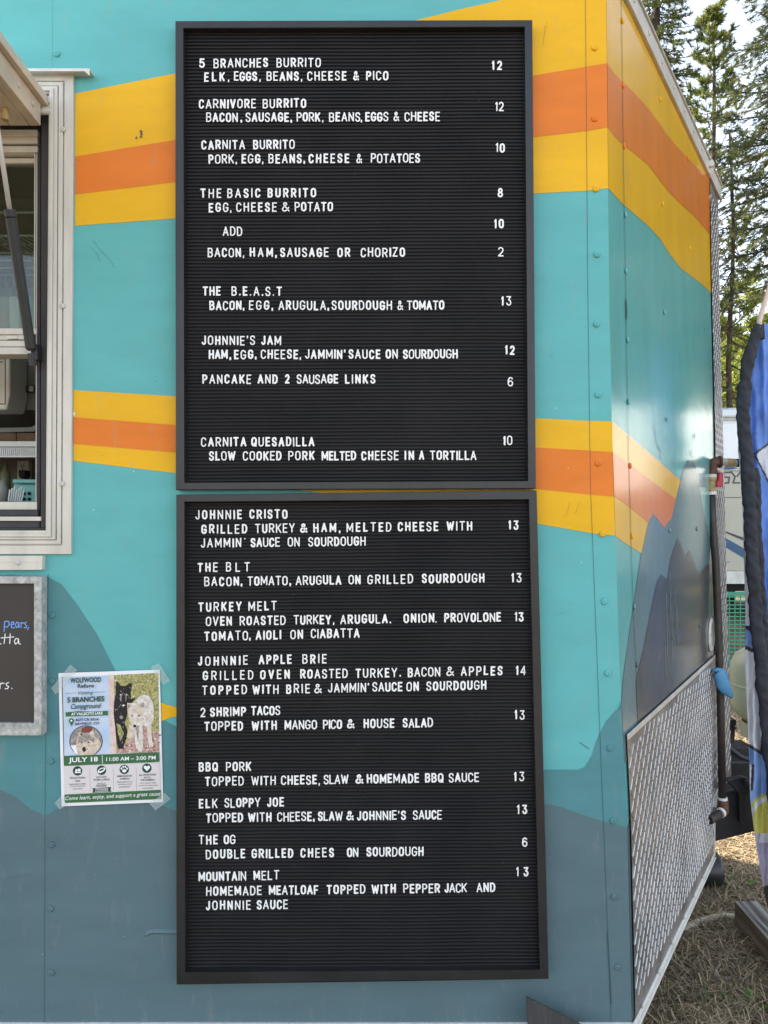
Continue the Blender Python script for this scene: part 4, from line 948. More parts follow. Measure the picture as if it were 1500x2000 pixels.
for a in (('WOLFWOOD',232,607,213,277,9,.03),('Refuge',322,522,288,352,9,.02),('Visiting',330,515,376,430,9,0,.35),('5 BRANCHES',195,648,450,516,9,.03),('Campground',238,612,532,612,9,.012,.35),
 ('AT VALLECITO LAKE',245,628,638,672,10,.03),('4677 CR 501A',293,582,710,744,11,.025),('BAYFIELD, CO',293,584,760,796,11,.025),
 ('JULY 18',213,570,1186,1262,10,.025),('11:00 AM \u2013 3:00 PM',672,1275,1182,1230,10,.015),
 ('EDUCATIONAL',230,415,1424,1446,9,.01),('TALK',288,354,1460,1482,9,.01),('HOT DOG',553,672,1414,1436,9,.01),('PICNIC LUNCH',518,710,1446,1470,9,.01),('AMBASSADOR',802,985,1402,1424,9,.01),('ANIMALS',836,956,1436,1456,9,.01),
 ('ALL DONATIONS',1070,1278,1388,1410,9,.01),('GO TO',1132,1212,1420,1440,9,.01),('THE ANIMALS',1092,1262,1450,1472,9,.01),
 ('Learn about wolves',222,420,1500,1520,9),('and the important',232,415,1528,1548,9),('work we do.',262,386,1558,1576,9),('Served at',562,660,1490,1506,9),('NOON!',553,672,1514,1544,9,.01),('AFFORDABLE',538,694,1562,1582,10,.015),('& DELICIOUS!',538,696,1588,1606,10,.015),
 ('Meet some of our',806,990,1474,1494,9),('amazing animal',815,985,1504,1524,9),('ambassadors!',828,965,1534,1552,9),('Your support helps',1082,1280,1490,1510,9),('us care for and protect',1062,1300,1520,1540,9),('our animals',1118,1240,1550,1568,9)):
    vs, fs, mi = ptext(*a[:6], *(a[6:]))
    tx = MB(); tx.raw(vs, fs, mi); tx.build('lettering', PMATS, ps)
tx = MB(); vs, fs, mi = ptext('Come learn, enjoy, and support a great cause', 172, 1334, 1660, 1722, 10, .004, .2, -.052); tx.raw(vs, fs, mi)
tx.build('lettering', PMATS, ps)
m_tp = bpy.data.materials.new('clear_tape'); m_tp.use_nodes = True
tn = m_tp.node_tree; tb = tn.nodes['Principled BSDF']; tb.inputs['Base Color'].default_value = (.75,.78,.78,1); tb.inputs['Roughness'].default_value = .18; tnz = tn.nodes.new('ShaderNodeTexNoise'); tnz.inputs['Scale'].default_value = 90; tbp = tn.nodes.new('ShaderNodeBump'); tbp.inputs['Strength'].default_value = .5; tbp.inputs['Distance'].default_value = .002; tn.links.new(tnz.outputs['Fac'], tbp.inputs['Height']); tn.links.new(tbp.outputs[0], tb.inputs['Normal'])
tt_ = tn.nodes.new('ShaderNodeBsdfTransparent'); tm = tn.nodes.new('ShaderNodeMixShader'); tm.inputs[0].default_value = .30
tn.links.new(tt_.outputs[0], tm.inputs[1]); tn.links.new(tb.outputs[0], tm.inputs[2]); tn.links.new(tm.outputs[0], tn.nodes['Material Output'].inputs[0])
for poly in ([(0,340),(235,48),(320,118),(55,418)], [(1215,80),(1315,30),(1455,255),(1365,295)], [(40,1740),(125,1650),(200,1760),(105,1820)], [(1195,1745),(1385,1615),(1460,1690),(1275,1830)]):
    q = MB(); u = [(100+a/6.25, 1290+b/6.25) for a, b in poly]; q.face([WP(a, b, -.0075) for a, b in u]); q.build('tape', m_tp, ps)

# ------------------------------------------------------------------ gas pipe, valve, glove
PY = .985
gpipe = thing('gas_pipe', 'black iron gas pipe with brass valve and red handle up the trailer nose', 'pipe', WP(1411,1600,PY))
q = MB(); q.tube([WP(1389.5,958,PY), WP(1392,1020,PY), WP(1398,1100,PY), WP(1404,1250,PY), WP(1408,1400,PY), WP(1411,1562,PY)], .0125, 16); q.build('pipe', m_iron, gpipe, smooth=True)
q = MB(); q.tube([WP(1390,926,PY), WP(1390.5,910,PY), WP(1394,904.5,PY), WP(1401,902,PY), WP(1407,902,PY)], [.0165,.0175,.0175,.0175,.0175], 16)
q.tube([WP(1404,902,PY), WP(1408,902,PY)], .0205, 16); q.tube([WP(1390,919,PY), WP(1390,925,PY)], .0205, 16); q.build('elbow', m_rust, gpipe, smooth=False)
q = MB(); q.tube([WP(1412,1562,PY), WP(1412,1572,PY), WP(1413,1583,PY-.005), WP(1410,1588,PY-.02)], .018, 16); q.build('elbow', m_rust, gpipe, smooth=True)
q = MB(); q.tube([WP(1409,1587,PY-.015), WP(1385,1602,PY-.06)], .0145, 16); q.build('pipe', m_iron, gpipe)
q = MB()
for a, b in (((1390,926),(1390,932)),((1390,960),(1390.5,966)),((1411,1557),(1411.5,1563))):
    q = MB(); q.tube([WP(*a,PY), WP(*b,PY)], .0155, 16); q.build('thread_tape', m_tape, gpipe); q = MB()
q.tube([WP(1409.5,1586,PY-.018), WP(1406.5,1588.5,PY-.024)], .0165, 16)
q.build('thread_tape', m_tape, gpipe)
q = MB(); q.tube([WP(1389.5,932,PY), WP(1389.5,937,PY), WP(1389.5,941,PY), WP(1389.5,950,PY), WP(1389.5,954,PY), WP(1390,960,PY)], [.0155,.0155,.0125,.0125,.0155,.0155], 12); q.tube([WP(1390,945,PY), WP(1401,945,PY)], .006, 10)
vb = q.build('valve', m_brass, gpipe)
q = MB(); q.px([(1400,941),(1404,938),(1404.5,926),(1407,922.5),(1411,922.5),(1413,926),(1413,949),(1410,951),(1400,950)], PY-.012, PY+.008); q.build('handle', m_red, vb, bevel=.003)
q = MB(); q.tube([WP(1408,902,PY), WP(1412,902,PY)], .012, 12); q.tube([WP(1412,902,PY), WP(1419,903,PY)], .014, 6, 1); q.tube([WP(1419,903,PY), WP(1433,904,PY)], .0155, 6, 2); q.tube([WP(1433,904,PY), WP(1438,904,PY)], .012, 12, 1)
q.build('hose_fitting', [m_tape, m_alud, m_brass], gpipe)
q = MB(); q.tube([WP(1438,904,PY), WP(1470,904,PY+.06), WP(1530,920,PY+.15), WP(1600,980,PY+.2)], .014, 12); q.build('gas_hose', m_rub, gpipe, smooth=True)
gm = mat('blue_glove', (.10,.32,.56), .5, var=.12, vscale=40, bump=.3, bscale=60, translucent=.15)
q = MB(); ring_ = 14; cs = [((1399,1310),9,4),((1400,1314),13,7),((1404,1321),13,9),((1409,1332),13,9),((1417,1345),11,8),((1424,1356),6,5),((1428,1362),2,2)]
vs = []
for i, ((u, v), rx, ry) in enumerate(cs):
    c = WP(u, v, PY-.02)
    for k in range(ring_):
        t = 2*math.pi*k/ring_; wv = 1+.16*math.sin(3*t+i*1.3)+.10*math.sin(7*t-i*.8)
        vs.append(c+Vector((.8*rx*1.74e-3*math.cos(t)*wv, .9*rx*1.0e-3*math.sin(t)*wv-.008, .62*rx*1.74e-3*math.cos(t)*wv)))
q.raw(vs, [(i*ring_+k, i*ring_+(k+1) % ring_, (i+1)*ring_+(k+1) % ring_, (i+1)*ring_+k) for i in range(len(cs)-1) for k in range(ring_)]+[tuple(range(ring_)), tuple((len(cs)-1)*ring_+k for k in range(ring_))])
q.tube([WP(1389,1312,PY-.01), WP(1393,1309,PY-.03), WP(1402,1308,PY-.035), WP(1411,1311,PY-.015), WP(1413,1316,PY+.01)], [.003,.006,.008,.006,.003], 8)
tag(q.build('rubber_glove', gm, None, smooth=True), 'crumpled blue rubber glove tied round the black pipe', 'glove')

# ------------------------------------------------------------------ feather flag
FY = .965
fl = thing('feather_flag', 'blue and white feather flag with a black pole sleeve and a printed lemon', 'flag', WP(1560,1860,FY))
SV = [628,660,700,735,760,790,830,860,900,935,960,995,1030,1100,1180,1250,1320,1400,1500,1600,1700,1770]
SU = [1483,1473,1463,1456,1452,1451,1453,1454,1459,1462,1463,1465,1466,1470,1475,1481,1489,1497,1507,1516,1525,1532]
LV = [620,850,880,930,980,1100,1200,1290,1400,1450,1500,1560,1600,1660,1700,1740,1775]
LU = [1484,1443,1441,1446,1450,1453,1456,1455,1460,1462,1464,1465,1470,1478,1485,1492,1500]
def su(v): return pl(SV, SU, v)
def lu(v): return min(su(v), pl(LV, LU, v)) if v > 846 else su(v)
def fold(u, v): return .010*math.sin((u-1440)*.16+v*.004)+.006*math.sin((u-1440)*.31-v*.009+1)+.005*math.sin(v*.03+u*.05)+.004*math.sin(v*.062-u*.11)+.003*math.sin(v*.11+u*.2)
FM = [mat('flag_blue', (.17,.32,.80), .6, var=.16, vscale=12, translucent=.3), mat('flag_white', (.80,.82,.88), .6, var=.05, vscale=12, translucent=.3), mat('flag_charcoal', (.05,.05,.06), .6), mat('flag_lemon', (.66,.60,.08), .6, col2=(.74,.70,.25), vscale=60, translucent=.3), mat('flag_pale_blue', (.27,.44,.82), .6, translucent=.3), mat('flag_lilac', (.50,.47,.62), .6, translucent=.3), mat('flag_rust', (.36,.13,.06), .6)]
def fprint(u, v):
    a = u-lu(v)
    if u > su(v)-2 and v < 1500:
        # right of the sleeve
        e1 = 864+(1500-u)*.76; e2 = 902+(u-1483)*1.94
        if v > e1 and v < e1+6 and u > 1476: return 2
        if v >= e1+6 and v < e2 and u > 1478: return 1
        if v >= e2 and v < e2+8 and v > e1: return 2
        if v < 700 and u < 1478+ (v-640)*.0 and u < su(v)+26 and v < 690-(u-1472)*1.4+30: return 2
        return 0
    if v < 1222: return 1
    sl_ = (u-1455)*.45
    if v < 1228+sl_: return 2
    if v < 1260+sl_: return 4
    if v < 1268+sl_: return 2
    b = 1452+(u-1462)*.62; rgt = 1486+(1455-v)*.12
    if v < b and u < rgt: return 1
    if v < b+7 and u < rgt+6: return 2
    if u < rgt+6 and v < b: return 2
    if v < 1492: return 4
    d1 = 1470-(v-1500)*.06
    if v < 1545 and u < d1-2: return 1
    if v < 1545 and u < d1+3: return 2
    dx, dy = (u-1500)/42, (v-1605)/56; rr2 = dx*dx+dy*dy
    if v < 1628 and rr2 < 1.0:
        if rr2 > .78: return 3
        if rr2 > .50: return 1
        return 3
    if v < 1560: return 4
    if v < 1628: return 4
    if v < 1645 and u > 1482+(1645-v)*.2: return 1
    e = 1632+(u-1484)*.7
    if abs(v-e) < 3.5 and u > 1483: return 6
    if v > 1728+(1500-u)*.5: return 2
    return 5
q = MB(); vstep = 2.6; rows_ = []
nv = int((1772-632)/vstep)
for i in range(nv+1):
    v = 632+i*vstep; l = lu(v); r_in = 1510; row = []
    for k in range(44): row.append((l+(r_in-l)*k/43 if l < r_in else l+k*.1, v))
    rout = 1512+30*math.sin(min(1, max(0.02, (v-600)/1250))*math.pi)**.6
    for k in range(1, 9): row.append((max(r_in, row[-1][0])+ (rout-r_in)/8 if k > 1 else r_in+(rout-r_in)/8, v))
    rows_.append(row)
ncol = len(rows_[0])
vs = [WP(u, v, FY+fold(u, v)) for row in rows_ for u, v in row]
base_ = len(q.v); q.v += [tuple(p) for p in vs]
for i in range(nv):
    for k in range(ncol-1):
        u = (rows_[i][k][0]+rows_[i+1][k+1][0])/2; v = (rows_[i][k][1]+rows_[i+1][k][1])/2
        q.f.append((i*ncol+k, i*ncol+k+1, (i+1)*ncol+k+1, (i+1)*ncol+k)); q.m.append(fprint(u, v))
q.build('fabric', FM, fl, smooth=True)
m_slv = mat('black_sleeve_cloth', (.022,.024,.034), .75, var=.25, vscale=30, bump=.3, bscale=90)
def sleeve(du, rpx, y, seed):
    rs = random.Random(seed); pts, rad = [], []
    v = 634
    while v < 1770:
        w_ = rpx*(.75+.25*min(1, (v-630)/120))
        for pv, amt, wd in ((742,.20,5),(764,.16,5),(757,-.14,7),(992,.20,5),(978,-.10,9),(1004,-.10,9),(932,-.12,4)):
            w_ *= 1-amt*math.exp(-((v-pv)/wd)**2)
        w_ *= 1+.05*math.sin(v*.09+seed)+.035*math.sin(v*.23+2*seed)
        pts.append(WP(su(v)+du+.8*math.sin(v*.05+seed), v, y+.004*math.sin(v*.06))); rad.append(w_*1.83e-3); v += 4
    return pts, rad
from mathutils import noise as mnoise
def wrinkle(mb, seed):
    for i, p in enumerate(mb.v):
        P = Vector(p); c = P*1.0
        n1 = mnoise.noise(Vector((c.x*16+seed, c.y*9, c.z*30+c.x*26))); n2 = mnoise.noise(Vector((c.x*60, c.y*30+seed, c.z*64-c.x*50)))
        rdg = (1-min(1, abs(n1)*2.6))**2*.0050+(1-min(1, abs(n2)*2.6))**2*.0022
        mb.v[i] = (P.x+n1*.0030+n2*.0012, SLY+(P.y-SLY)*.55-rdg, P.z)
SLY = FY-.028
q = MB(); p_, r_ = sleeve(0, 12.5, FY-.030, 1); q.tube(p_, r_, 20); wrinkle(q, 1); q.build('pole_sleeve', m_slv, fl, smooth=True)
q = MB(); p_, r_ = sleeve(14, 6.5, FY-.026, 4); p_, r_ = p_[70:], r_[70:]; q.tube(p_, r_, 14); wrinkle(q, 5); q.build('sleeve_hem', m_slv, fl, smooth=True)
q = MB(); q.px([(1484,630),(1493,632),(1495,662),(1483,660)], FY-.028, FY-.012); q.px([(1474,690),(1476,655),(1484,640),(1482,680)], FY-.026, FY-.012); q.build('sleeve_hem', m_slv, fl, bevel=.002)
q = MB(); pp = [WP(1545,1990,FY), WP(1534,1780,FY-.02), WP(1483,628,FY-.03), WP(1487,612,FY-.03), WP(1493,594,FY-.03), WP(1499,572,FY-.03), WP(1512,530,FY-.03), WP(1540,480,FY-.03), WP(1590,440,FY-.03), WP(1660,430,FY-.03)]
q.v = []; q.tube([pp[2]-Vector((0,0,.02))]+pp[2:], [.0085,.0085,.0085,.0080,.0076,.006,.005,.004,.003], 12); q.build('pole', m_pole, fl, smooth=True); q = MB(); q.tube([WP(1545,1862,FY-.02), WP(1532,1770,FY-.03)], .011, 12)
q.build('pole_base', m_pole, fl, smooth=True)

# ------------------------------------------------------------------ things on and near the tongue, on the ground
m_tank = mat('beige_tank_paint', (.66,.54,.39), .45, var=.06, vscale=8)
TS = .865; TY = 1.6
pt_ = thing('propane_tank', 'beige propane tank behind the feather flag', 'gas tank', WP(1500,1430,1.6))
c = WP(1500,1418,1.6); q = MB()
prof = [(.03,.0),(.10,.02),(.145,.055),(.165,.10),(.170,.15),(.170,.25),(.165,.30),(.145,.345),(.10,.375),(.05,.385)]
q.lathe([(a*TS,b*TS) for a,b in prof], c, 'z', 40); q.build('tank_shell', m_tank, pt_, smooth=True)
q = MB(); q.lathe([(a*TS,b*TS) for a,b in [(.1712,.196),(.1725,.198),(.1725,.202),(.1712,.204)]], c, 'z', 40); q.build('weld_seam', m_tank, pt_, smooth=True)
q = MB(); q.lathe([(a*TS,b*TS) for a,b in [(.12,-.05),(.12,.02),(.116,.02),(.116,-.05)]], c, 'z', 30); q.build('foot_ring', m_tank, pt_)
q = MB(); q.lathe([(a*TS,b*TS) for a,b in [(.09,.37),(.095,.50),(.09,.50),(.085,.37)]], c, 'z', 30); q.build('collar', m_tank, pt_)
bb = thing('battery_box', 'black plastic battery box beside the nose of the trailer', 'battery box', WP(1428,1480,1.75))
q = MB(); q.px([(1395,1418),(1437,1418),(1435,1472),(1395,1472)], 1.7, 1.95); q.build('box', m_rub, bb, bevel=.006)
q = MB(); q.px([(1394,1407),(1438.5,1406),(1438.5,1417.5),(1394,1417.5)], 1.695, 1.955); q.px([(1394,1421),(1439.5,1421),(1439.5,1424),(1394,1424)], 1.692, 1.70); q.build('lid', m_rub, bb, bevel=.003)
q = MB(); q.tube([WP(1422,1398,1.72), WP(1425,1402,1.70), WP(1428,1406,1.71)], .004, 8); q.build('red_cable', m_red, bb)
q = MB(); q.v = []; c = (WP(1372,1716,1.52).x, 1.56, .066)
q.lathe([(.02,0),(.045,0),(.066,.006),(.072,.016),(.072,.105),(.068,.118),(.045,.124),(.03,.124),(.03,.110)], (c[0]-.040, c[1], c[2]+.006), 'x', 32)
jw = q.build('jack_wheel', m_black, trailer, smooth=True)
q = MB(); q.lathe([(.012,-.04),(.012,.112)], (c[0]-.040, c[1], c[2]), 'x', 16); q.build('axle', m_alud, jw)
q = MB(); hp_ = [(1200,1880),(1260,1845),(1313,1824),(1345,1811),(1372,1800),(1398,1793),(1420,1791),(1436,1792),(1470,1800),(1530,1815)]
def G(u, v, z=0.0):
    d = F*(CAMZ-z)/(v-1000); return Vector(((u-750)*d/F, d+CAMY, z))
q.tube([G(u, v, .016) for u, v in hp_], .0145, 14); tag(q.build('garden_hose', m_hose, None, smooth=True), 'cream garden hose on the ground from under the trailer to the timber', 'hose')
# weathered timber
def wood_mat(nm, ca, cb):
    m = bpy.data.materials.new(nm); m.use_nodes = True; t = m.node_tree; b = t.nodes['Principled BSDF']
    g_ = t.nodes.new('ShaderNodeNewGeometry'); mp = t.nodes.new('ShaderNodeMapping'); mp.inputs['Scale'].default_value = (62, 3.0, 42)
    n = t.nodes.new('ShaderNodeTexNoise'); n.inputs['Scale'].default_value = 1.0; n.inputs['Detail'].default_value = 5
    t.links.new(g_.outputs['Position'], mp.inputs[0]); t.links.new(mp.outputs[0], n.inputs['Vector'])
    r = t.nodes.new('ShaderNodeValToRGB'); r.color_ramp.elements[0].position = .30; r.color_ramp.elements[0].color = (*ca,1)
    r.color_ramp.elements[1].position = .62; r.color_ramp.elements[1].color = (*cb,1)
    t.links.new(n.outputs['Fac'], r.inputs[0]); t.links.new(r.outputs[0], b.inputs['Base Color']); b.inputs['Roughness'].default_value = .9
    bp = t.nodes.new('ShaderNodeBump'); bp.inputs['Strength'].default_value = .9; bp.inputs['Distance'].default_value = .004
    t.links.new(n.outputs['Fac'], bp.inputs['Height']); t.links.new(bp.outputs[0], b.inputs['Normal']); return m
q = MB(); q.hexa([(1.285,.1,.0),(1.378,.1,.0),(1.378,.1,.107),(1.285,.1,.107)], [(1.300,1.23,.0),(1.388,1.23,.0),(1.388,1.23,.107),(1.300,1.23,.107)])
q.m = [0 if k == 4 else 1 for k in range(6)]  # all but the top darker brown: shade and dirt put into the colour
tag(q.build('timber', [wood_mat('weathered_timber', (.06,.05,.042), (.46,.43,.385)), wood_mat('shaded_dirty_timber', (.035,.024,.017), (.13,.095,.068))], None, bevel=.003), 'square weathered grey timber lying on the ground at the right', 'timber')
q = MB(); q.tube([G(1398,1894,.03), G(1399,1908,.018), G(1412,1909,.016), G(1432,1912,.014), G(1452,1918,.012)], [.004,.006,.005,.005,.003], 8)
tag(q.build('twig', mat('bleached_wood', (.50,.49,.46), .8), None, smooth=True), 'pale bleached stick lying in the dry needles', 'stick')
q = MB(); q.lathe([(.0,0),(.016,0),(.016,.006),(.0,.007)], G(1445,1650,.004), 'z', 16); tag(q.build('wood_chip', mat('pale_wood', (.62,.52,.36), .8), None), 'round pale chip of wood on the sunlit ground beyond the tongue', 'wood chip')
# black corrugated sheet leaning at the bottom of the wall
q = MB(); yb_ = -.05
tl, tr = WP(1028,1946,yb_), WP(1150,2008,yb_)
dirv = (tr-tl).normalized(); dn = Vector((0,-.22,-1)).normalized(); nn = 40; Ls = .55
vs = []; 
for i in range(nn*2+1):
    p = tl+dirv*(Ls*i/(nn*2)); o = (.0012 if i % 2 else -.0012)
    for dpth, yy in ((0,0),(1,0)):
        e = p+dn*((p.z)/1.0*dpth*(1.0)); 
        vs += [e+Vector((0,o-.002,0)), e+Vector((0,o+.002,0))]
fs = []
for i in range(nn*2):
    b = i*4; n4 = b+4; fs += [(b,n4,n4+2,b+2),(b+1,b+3,n4+3,n4+1),(b,b+1,n4+1,n4)]
q.raw(vs, fs)
tag(q.build('plastic_sheet', mat('black_corrugated_plastic', (.035,.033,.034), .6, var=.25, vscale=25, stretch=(4,1,.6)), None), 'black corrugated plastic sheet leaning below the lower letter board', 'plastic sheet')

# ------------------------------------------------------------------ camper and fence behind
RY = 9.4
rv = thing('camper', 'white and beige camper with blue swooshes parked behind the flag', 'camper', (6.2, 10.6, 0))
X0, X1 = 3.9, 8.6
def rz(v): return WP(0, v, RY).z
m_rvw = mat('camper_white', (.84,.85,.86), .28, var=.03, vscale=2, coat=.3); m_rvb = mat('camper_beige', (.50,.47,.38), .35, var=.03, vscale=2)
q = MB(); q.box(X0, X1, RY, RY+2.4, rz(905), rz(826)); q.build('upper_body', m_rvw, rv, bevel=.01)
q = MB(); q.box(X0, X1, RY-.004, RY+2.4, rz(1115), rz(905.3)); q.build('lower_body', m_rvb, rv, bevel=.01)
q = MB(); 
yy = [(0,826),(0,812),(.10,798),(.35,790),(.8,786)]
for (a, v0), (b, v1) in zip(yy[:-1], yy[1:]): q.face([(X0,RY+a,rz(v0)),(X1,RY+a,rz(v0)),(X1,RY+b,rz(v1)),(X0,RY+b,rz(v1))])
q.build('roof', m_rvw, rv, smooth=True)
q = MB(); q.box(X0, X1, RY-.03, RY-.001, rz(816), rz(812)); q.box(X0, X1, RY-.02, RY-.001, rz(822), rz(817.5)); q.build('roof_gutter', m_alud, rv, bevel=.004)
q = MB(); q.box(X0, X1, RY-.02, RY+.02, rz(1140), rz(1115.5)); q.build('skirt', m_alu, rv)
q = MB(); q.box(X0, X1, RY+.1, RY+2.3, rz(1156), rz(1141)); q.build('chassis', m_dark, rv)
q = MB(); yk = RY-.009
q.face([WP(1400,1045,yk), WP(1416,1050,yk), WP(1455,1072,yk), WP(1500,1105,yk), WP(1500,1120,yk), WP(1453,1090,yk), WP(1416,1068,yk), WP(1400,1060,yk)], 0)
q.face([WP(1405,1034,yk), WP(1416,1037,yk), WP(1455,1051,yk), WP(1500,1068,yk), WP(1500,1072,yk), WP(1455,1057,yk), WP(1416,1040,yk)], 1)
STM = [mat('camper_blue', (.03,.10,.20), .4), mat('camper_charcoal', (.06,.06,.065), .5)]; q.build('stripe', STM, rv); q = MB()
q.face([WP(1405,911,yk), WP(1430,911,yk), WP(1441,914,yk), WP(1430,917,yk), WP(1405,917,yk)], 0)
q.face([WP(1400,971,yk), WP(1500,971,yk), WP(1500,972.2,yk), WP(1400,972.2,yk)], 1); q.face([WP(1400,1098,yk), WP(1426,1097,yk), WP(1426,1098.2,yk), WP(1400,1099,yk)], 1); q.face([WP(1400,919,yk), WP(1500,920,yk), WP(1500,921,yk), WP(1400,920,yk)], 1)
q.build('trim_line', STM, rv)
q = MB()
for pts in ([(1426,923),(1412,923),(1414,932),(1425,932),(1423,943),(1408,944)], [(1428,921),(1436,931),(1432,943),(1445,943)], [(1446,922),(1440,930)], [(1456,922),(1470,922),(1462,943),(1476,943)], [(1486,943),(1492,922),(1500,943)]):
    stroke(q, pts, 1.5, .006, RY-.006, lambda a, b, y: WP(a, b, y))
q.build('lettering', mat('camper_lettering', (.09,.085,.08), .5), rv)
for x in (6.6, 7.6):
    q = MB(); q.lathe([(.15,0),(.33,0),(.36,.03),(.36,.2),(.33,.23),(.15,.23)], (x, RY+.35, .36), 'y', 32); wh = q.build('wheel', m_rub, rv, smooth=False)
# green safety mesh
EY = 5.9
fe = thing('mesh_fence', 'green plastic mesh fence standing in front of the camper', 'fence', (5.0, EY, 0))
m_mesh = mat('green_mesh_plastic', (.05,.28,.17), .5)
q = MB(); zt = WP(0,1158,EY).z; x = 3.0; 
while x < 5.4:
    q.box(x, x+.010, EY, EY+.004, 0, zt); x += .054
z = .02
while z < zt: q.box(3.0, 5.4, EY-.0045, EY-.0005, z, z+.011); z += .0385
q.box(3.0, 5.4, EY-.006, EY+.006, zt-.03, zt+.01)
tag(q.build('mesh', m_mesh, fe))
q = MB()
for x in (3.05, 5.3): q.tube([(x,EY+.02,0),(x,EY+.02,zt+.1)], .015, 8)
q.build('post', m_alud, fe)

# ------------------------------------------------------------------ trees
m_bark = mat('conifer_bark', (.085,.060,.045), .95, var=.4, vscale=14, bump=.8, bscale=40)
def fol(name, a, b): return mat(name, a, .8, col2=b, vscale=1.5, detail=6, translucent=.42, spec=.08)
m_spruce = fol('spruce_needles', (.06,.09,.045), (.26,.27,.085)); m_blue = fol('blue_spruce_needles', (.065,.095,.068), (.28,.28,.115)); m_pine = fol('pine_needles', (.085,.12,.045), (.27,.28,.075))
def needles(mb, p, d, L, n, w_, rg):
    "a tuft of thin needle leaves round a twig"
    side = d.orthogonal().normalized(); s2 = d.cross(side)
    for _ in range(n):
        t = rg.random(); a = rg.uniform(0, 6.283); o = side*math.cos(a)+s2*math.sin(a)
        b = p+d*(L*t); tip = b+(d*.75+o*.8)*w_*rg.uniform(.7,1.3); wv = d.cross(o)*w_*.125
        i = len(mb.v); mb.v += [tuple(b+wv), tuple(b-wv), tuple(tip)]; mb.f.append((i, i+1, i+2)); mb.m.append(0)
def conifer(name, label, x, y, H, r0, base, style, m, seed, step=.33, rad=1.6, nb=6, dens=1.0, tw=.11):
    rg = random.Random(seed); t = thing(name, label, 'tree', (x, y, 0), 'conifers behind the trailer')
    tk = MB(); n = 10; pts = [Vector((x+.05*math.sin(i*1.1+seed)*(i > 0), y+.04*math.cos(i+seed), H*i/n)) for i in range(n+1)]
    tk.tube(pts, [r0*(1-.93*i/n)+.012 for i in range(n+1)], 10)
    cr = MB(); z = base
    while z < H-.1:
        f = (z-base)/(H-base)
        L0 = rad*((1-f)**.72)*(.55+.45*min(1, f*5+.35))+.12
        for k in range(nb):
            if rg.random() > dens: continue
            a = 6.283*k/nb+rg.uniform(-.5,.5)+z*2.1; L = L0*rg.uniform(.55,1.15)
            dirh = Vector((math.cos(a), math.sin(a), 0)); c0 = Vector((x, y, z+rg.uniform(-.12,.12)))
            P = []; m_ = max(4, int(L/.16))
            for i in range(m_+1):
                s = i/m_
                if style == 'spruce': dz = L*(-.50*s+.30*s*s)
                elif style == 'pine': dz = L*(.15*s+.55*s*s)
                else: dz = L*(-.60*s+.15*s*s)
                P.append(c0+dirh*(L*s)+Vector((rg.uniform(-.02,.02), rg.uniform(-.02,.02), dz)))
            tk.tube(P, [max(.004, .020*L/1.5*(1-i/m_)+.004) for i in range(m_+1)], 4, cap=False)
            for i in range(1, m_+1):
                s = i/m_
                if style == 'pine' and s < .45: continue
                if style == 'bare' and rg.random() < .62: continue
                dl = (P[i]-P[i-1]).normalized(); sd = dl.cross(Vector((0,0,1))).normalized()
                for sg in (-1, 1):
                    if rg.random() < .15: continue
                    tl_ = L*.38*(1.05-s)+.10
                    td = (dl*.75+sd*sg*rg.uniform(.5,.95)+Vector((0,0,rg.uniform(-.38,.05) if style != 'pine' else rg.uniform(.1,.6)))).normalized()
                    q0 = P[i]; k_ = max(2, int(tl_/.11))
                    needles(cr, q0, td, tl_, int(k_*(11 if style != 'pine' else 12)), tw*(1.0 if style != 'pine' else 1.35), rg)
                needles(cr, P[i-1], dl, (P[i]-P[i-1]).length*1.2, 9, tw, rg)
        z += step*rg.uniform(.7,1.3)
    tk.build('trunk', m_bark, t, smooth=True); cr.build('crown', m, t)
    return t
def tx_(u, d): return (u-750)*d/F
conifer('spruce_tree', 'dark spruce rising behind the roof rail of the trailer, leftmost tree', tx_(1283,14), 14-1.62, 15, .16, 2.2, 'spruce', m_spruce, 11, rad=1.05, step=.24, tw=.08, nb=8)
conifer('pine_tree', 'slender open pine with upturned branches between the two spruces', tx_(1392,18), 18-1.62, 13.3, .13, 5.6, 'pine', m_pine, 5, rad=1.25, nb=6, step=.34, tw=.095, dens=.85)
conifer('spruce_tree', 'large drooping blue grey spruce above the flag, rightmost tree', tx_(1560,11.5), 11.5-1.62, 14.5, .20, 5.2, 'spruce', m_blue, 23, rad=1.42, nb=8, step=.27, tw=.075)
conifer('spruce_tree', 'thin spruce with a bare lower trunk and sparse dead branches left of the flag', tx_(1428,13), 13-1.62, 8.0, .06, 3.6, 'bare', m_spruce, 31, rad=.95, nb=5, step=.34, tw=.065, dens=.75)
for k, (x, y, H, sd, nm) in enumerate(((15.0,12.0,17,41,'tall spruce standing behind the long white caravan'),(14.5,16.5,18,43,'tall spruce at the far end of the long white caravan'),(18,8.5,17,47,'far spruce at the right edge of the campground'),(19,19.0,18,53,'farthest tall spruce behind the white caravan'))):
    conifer('spruce_tree', nm, x, y, H, .18, 3.2+k*.2, 'spruce', m_spruce, sd, rad=3.5, nb=9, step=.40, tw=.2)
conifer('spruce_tree', 'tall unseen spruce added behind the trailer to shade the ground its nose reflects', 2.9, 10.8, 12, .18, 2.4, 'spruce', m_spruce, 61, rad=2.3, nb=7, step=.40, tw=.2)  # added out of view; its shadow darkens the ground mirrored in the nose
for k, (x, y) in enumerate(((1.5,9.4),(-.3,7.6))):
    conifer('spruce_tree', ('unseen spruce added close behind the trailer to shade the ground', 'unseen spruce added nearest behind the trailer to shade the ground')[k], x, y, 11+k, .18, 2.2, 'spruce', m_spruce, 71+k, rad=2.1, nb=7, step=.40, tw=.2)  # more unseen spruces, added to cast shade on the ground beyond the nose
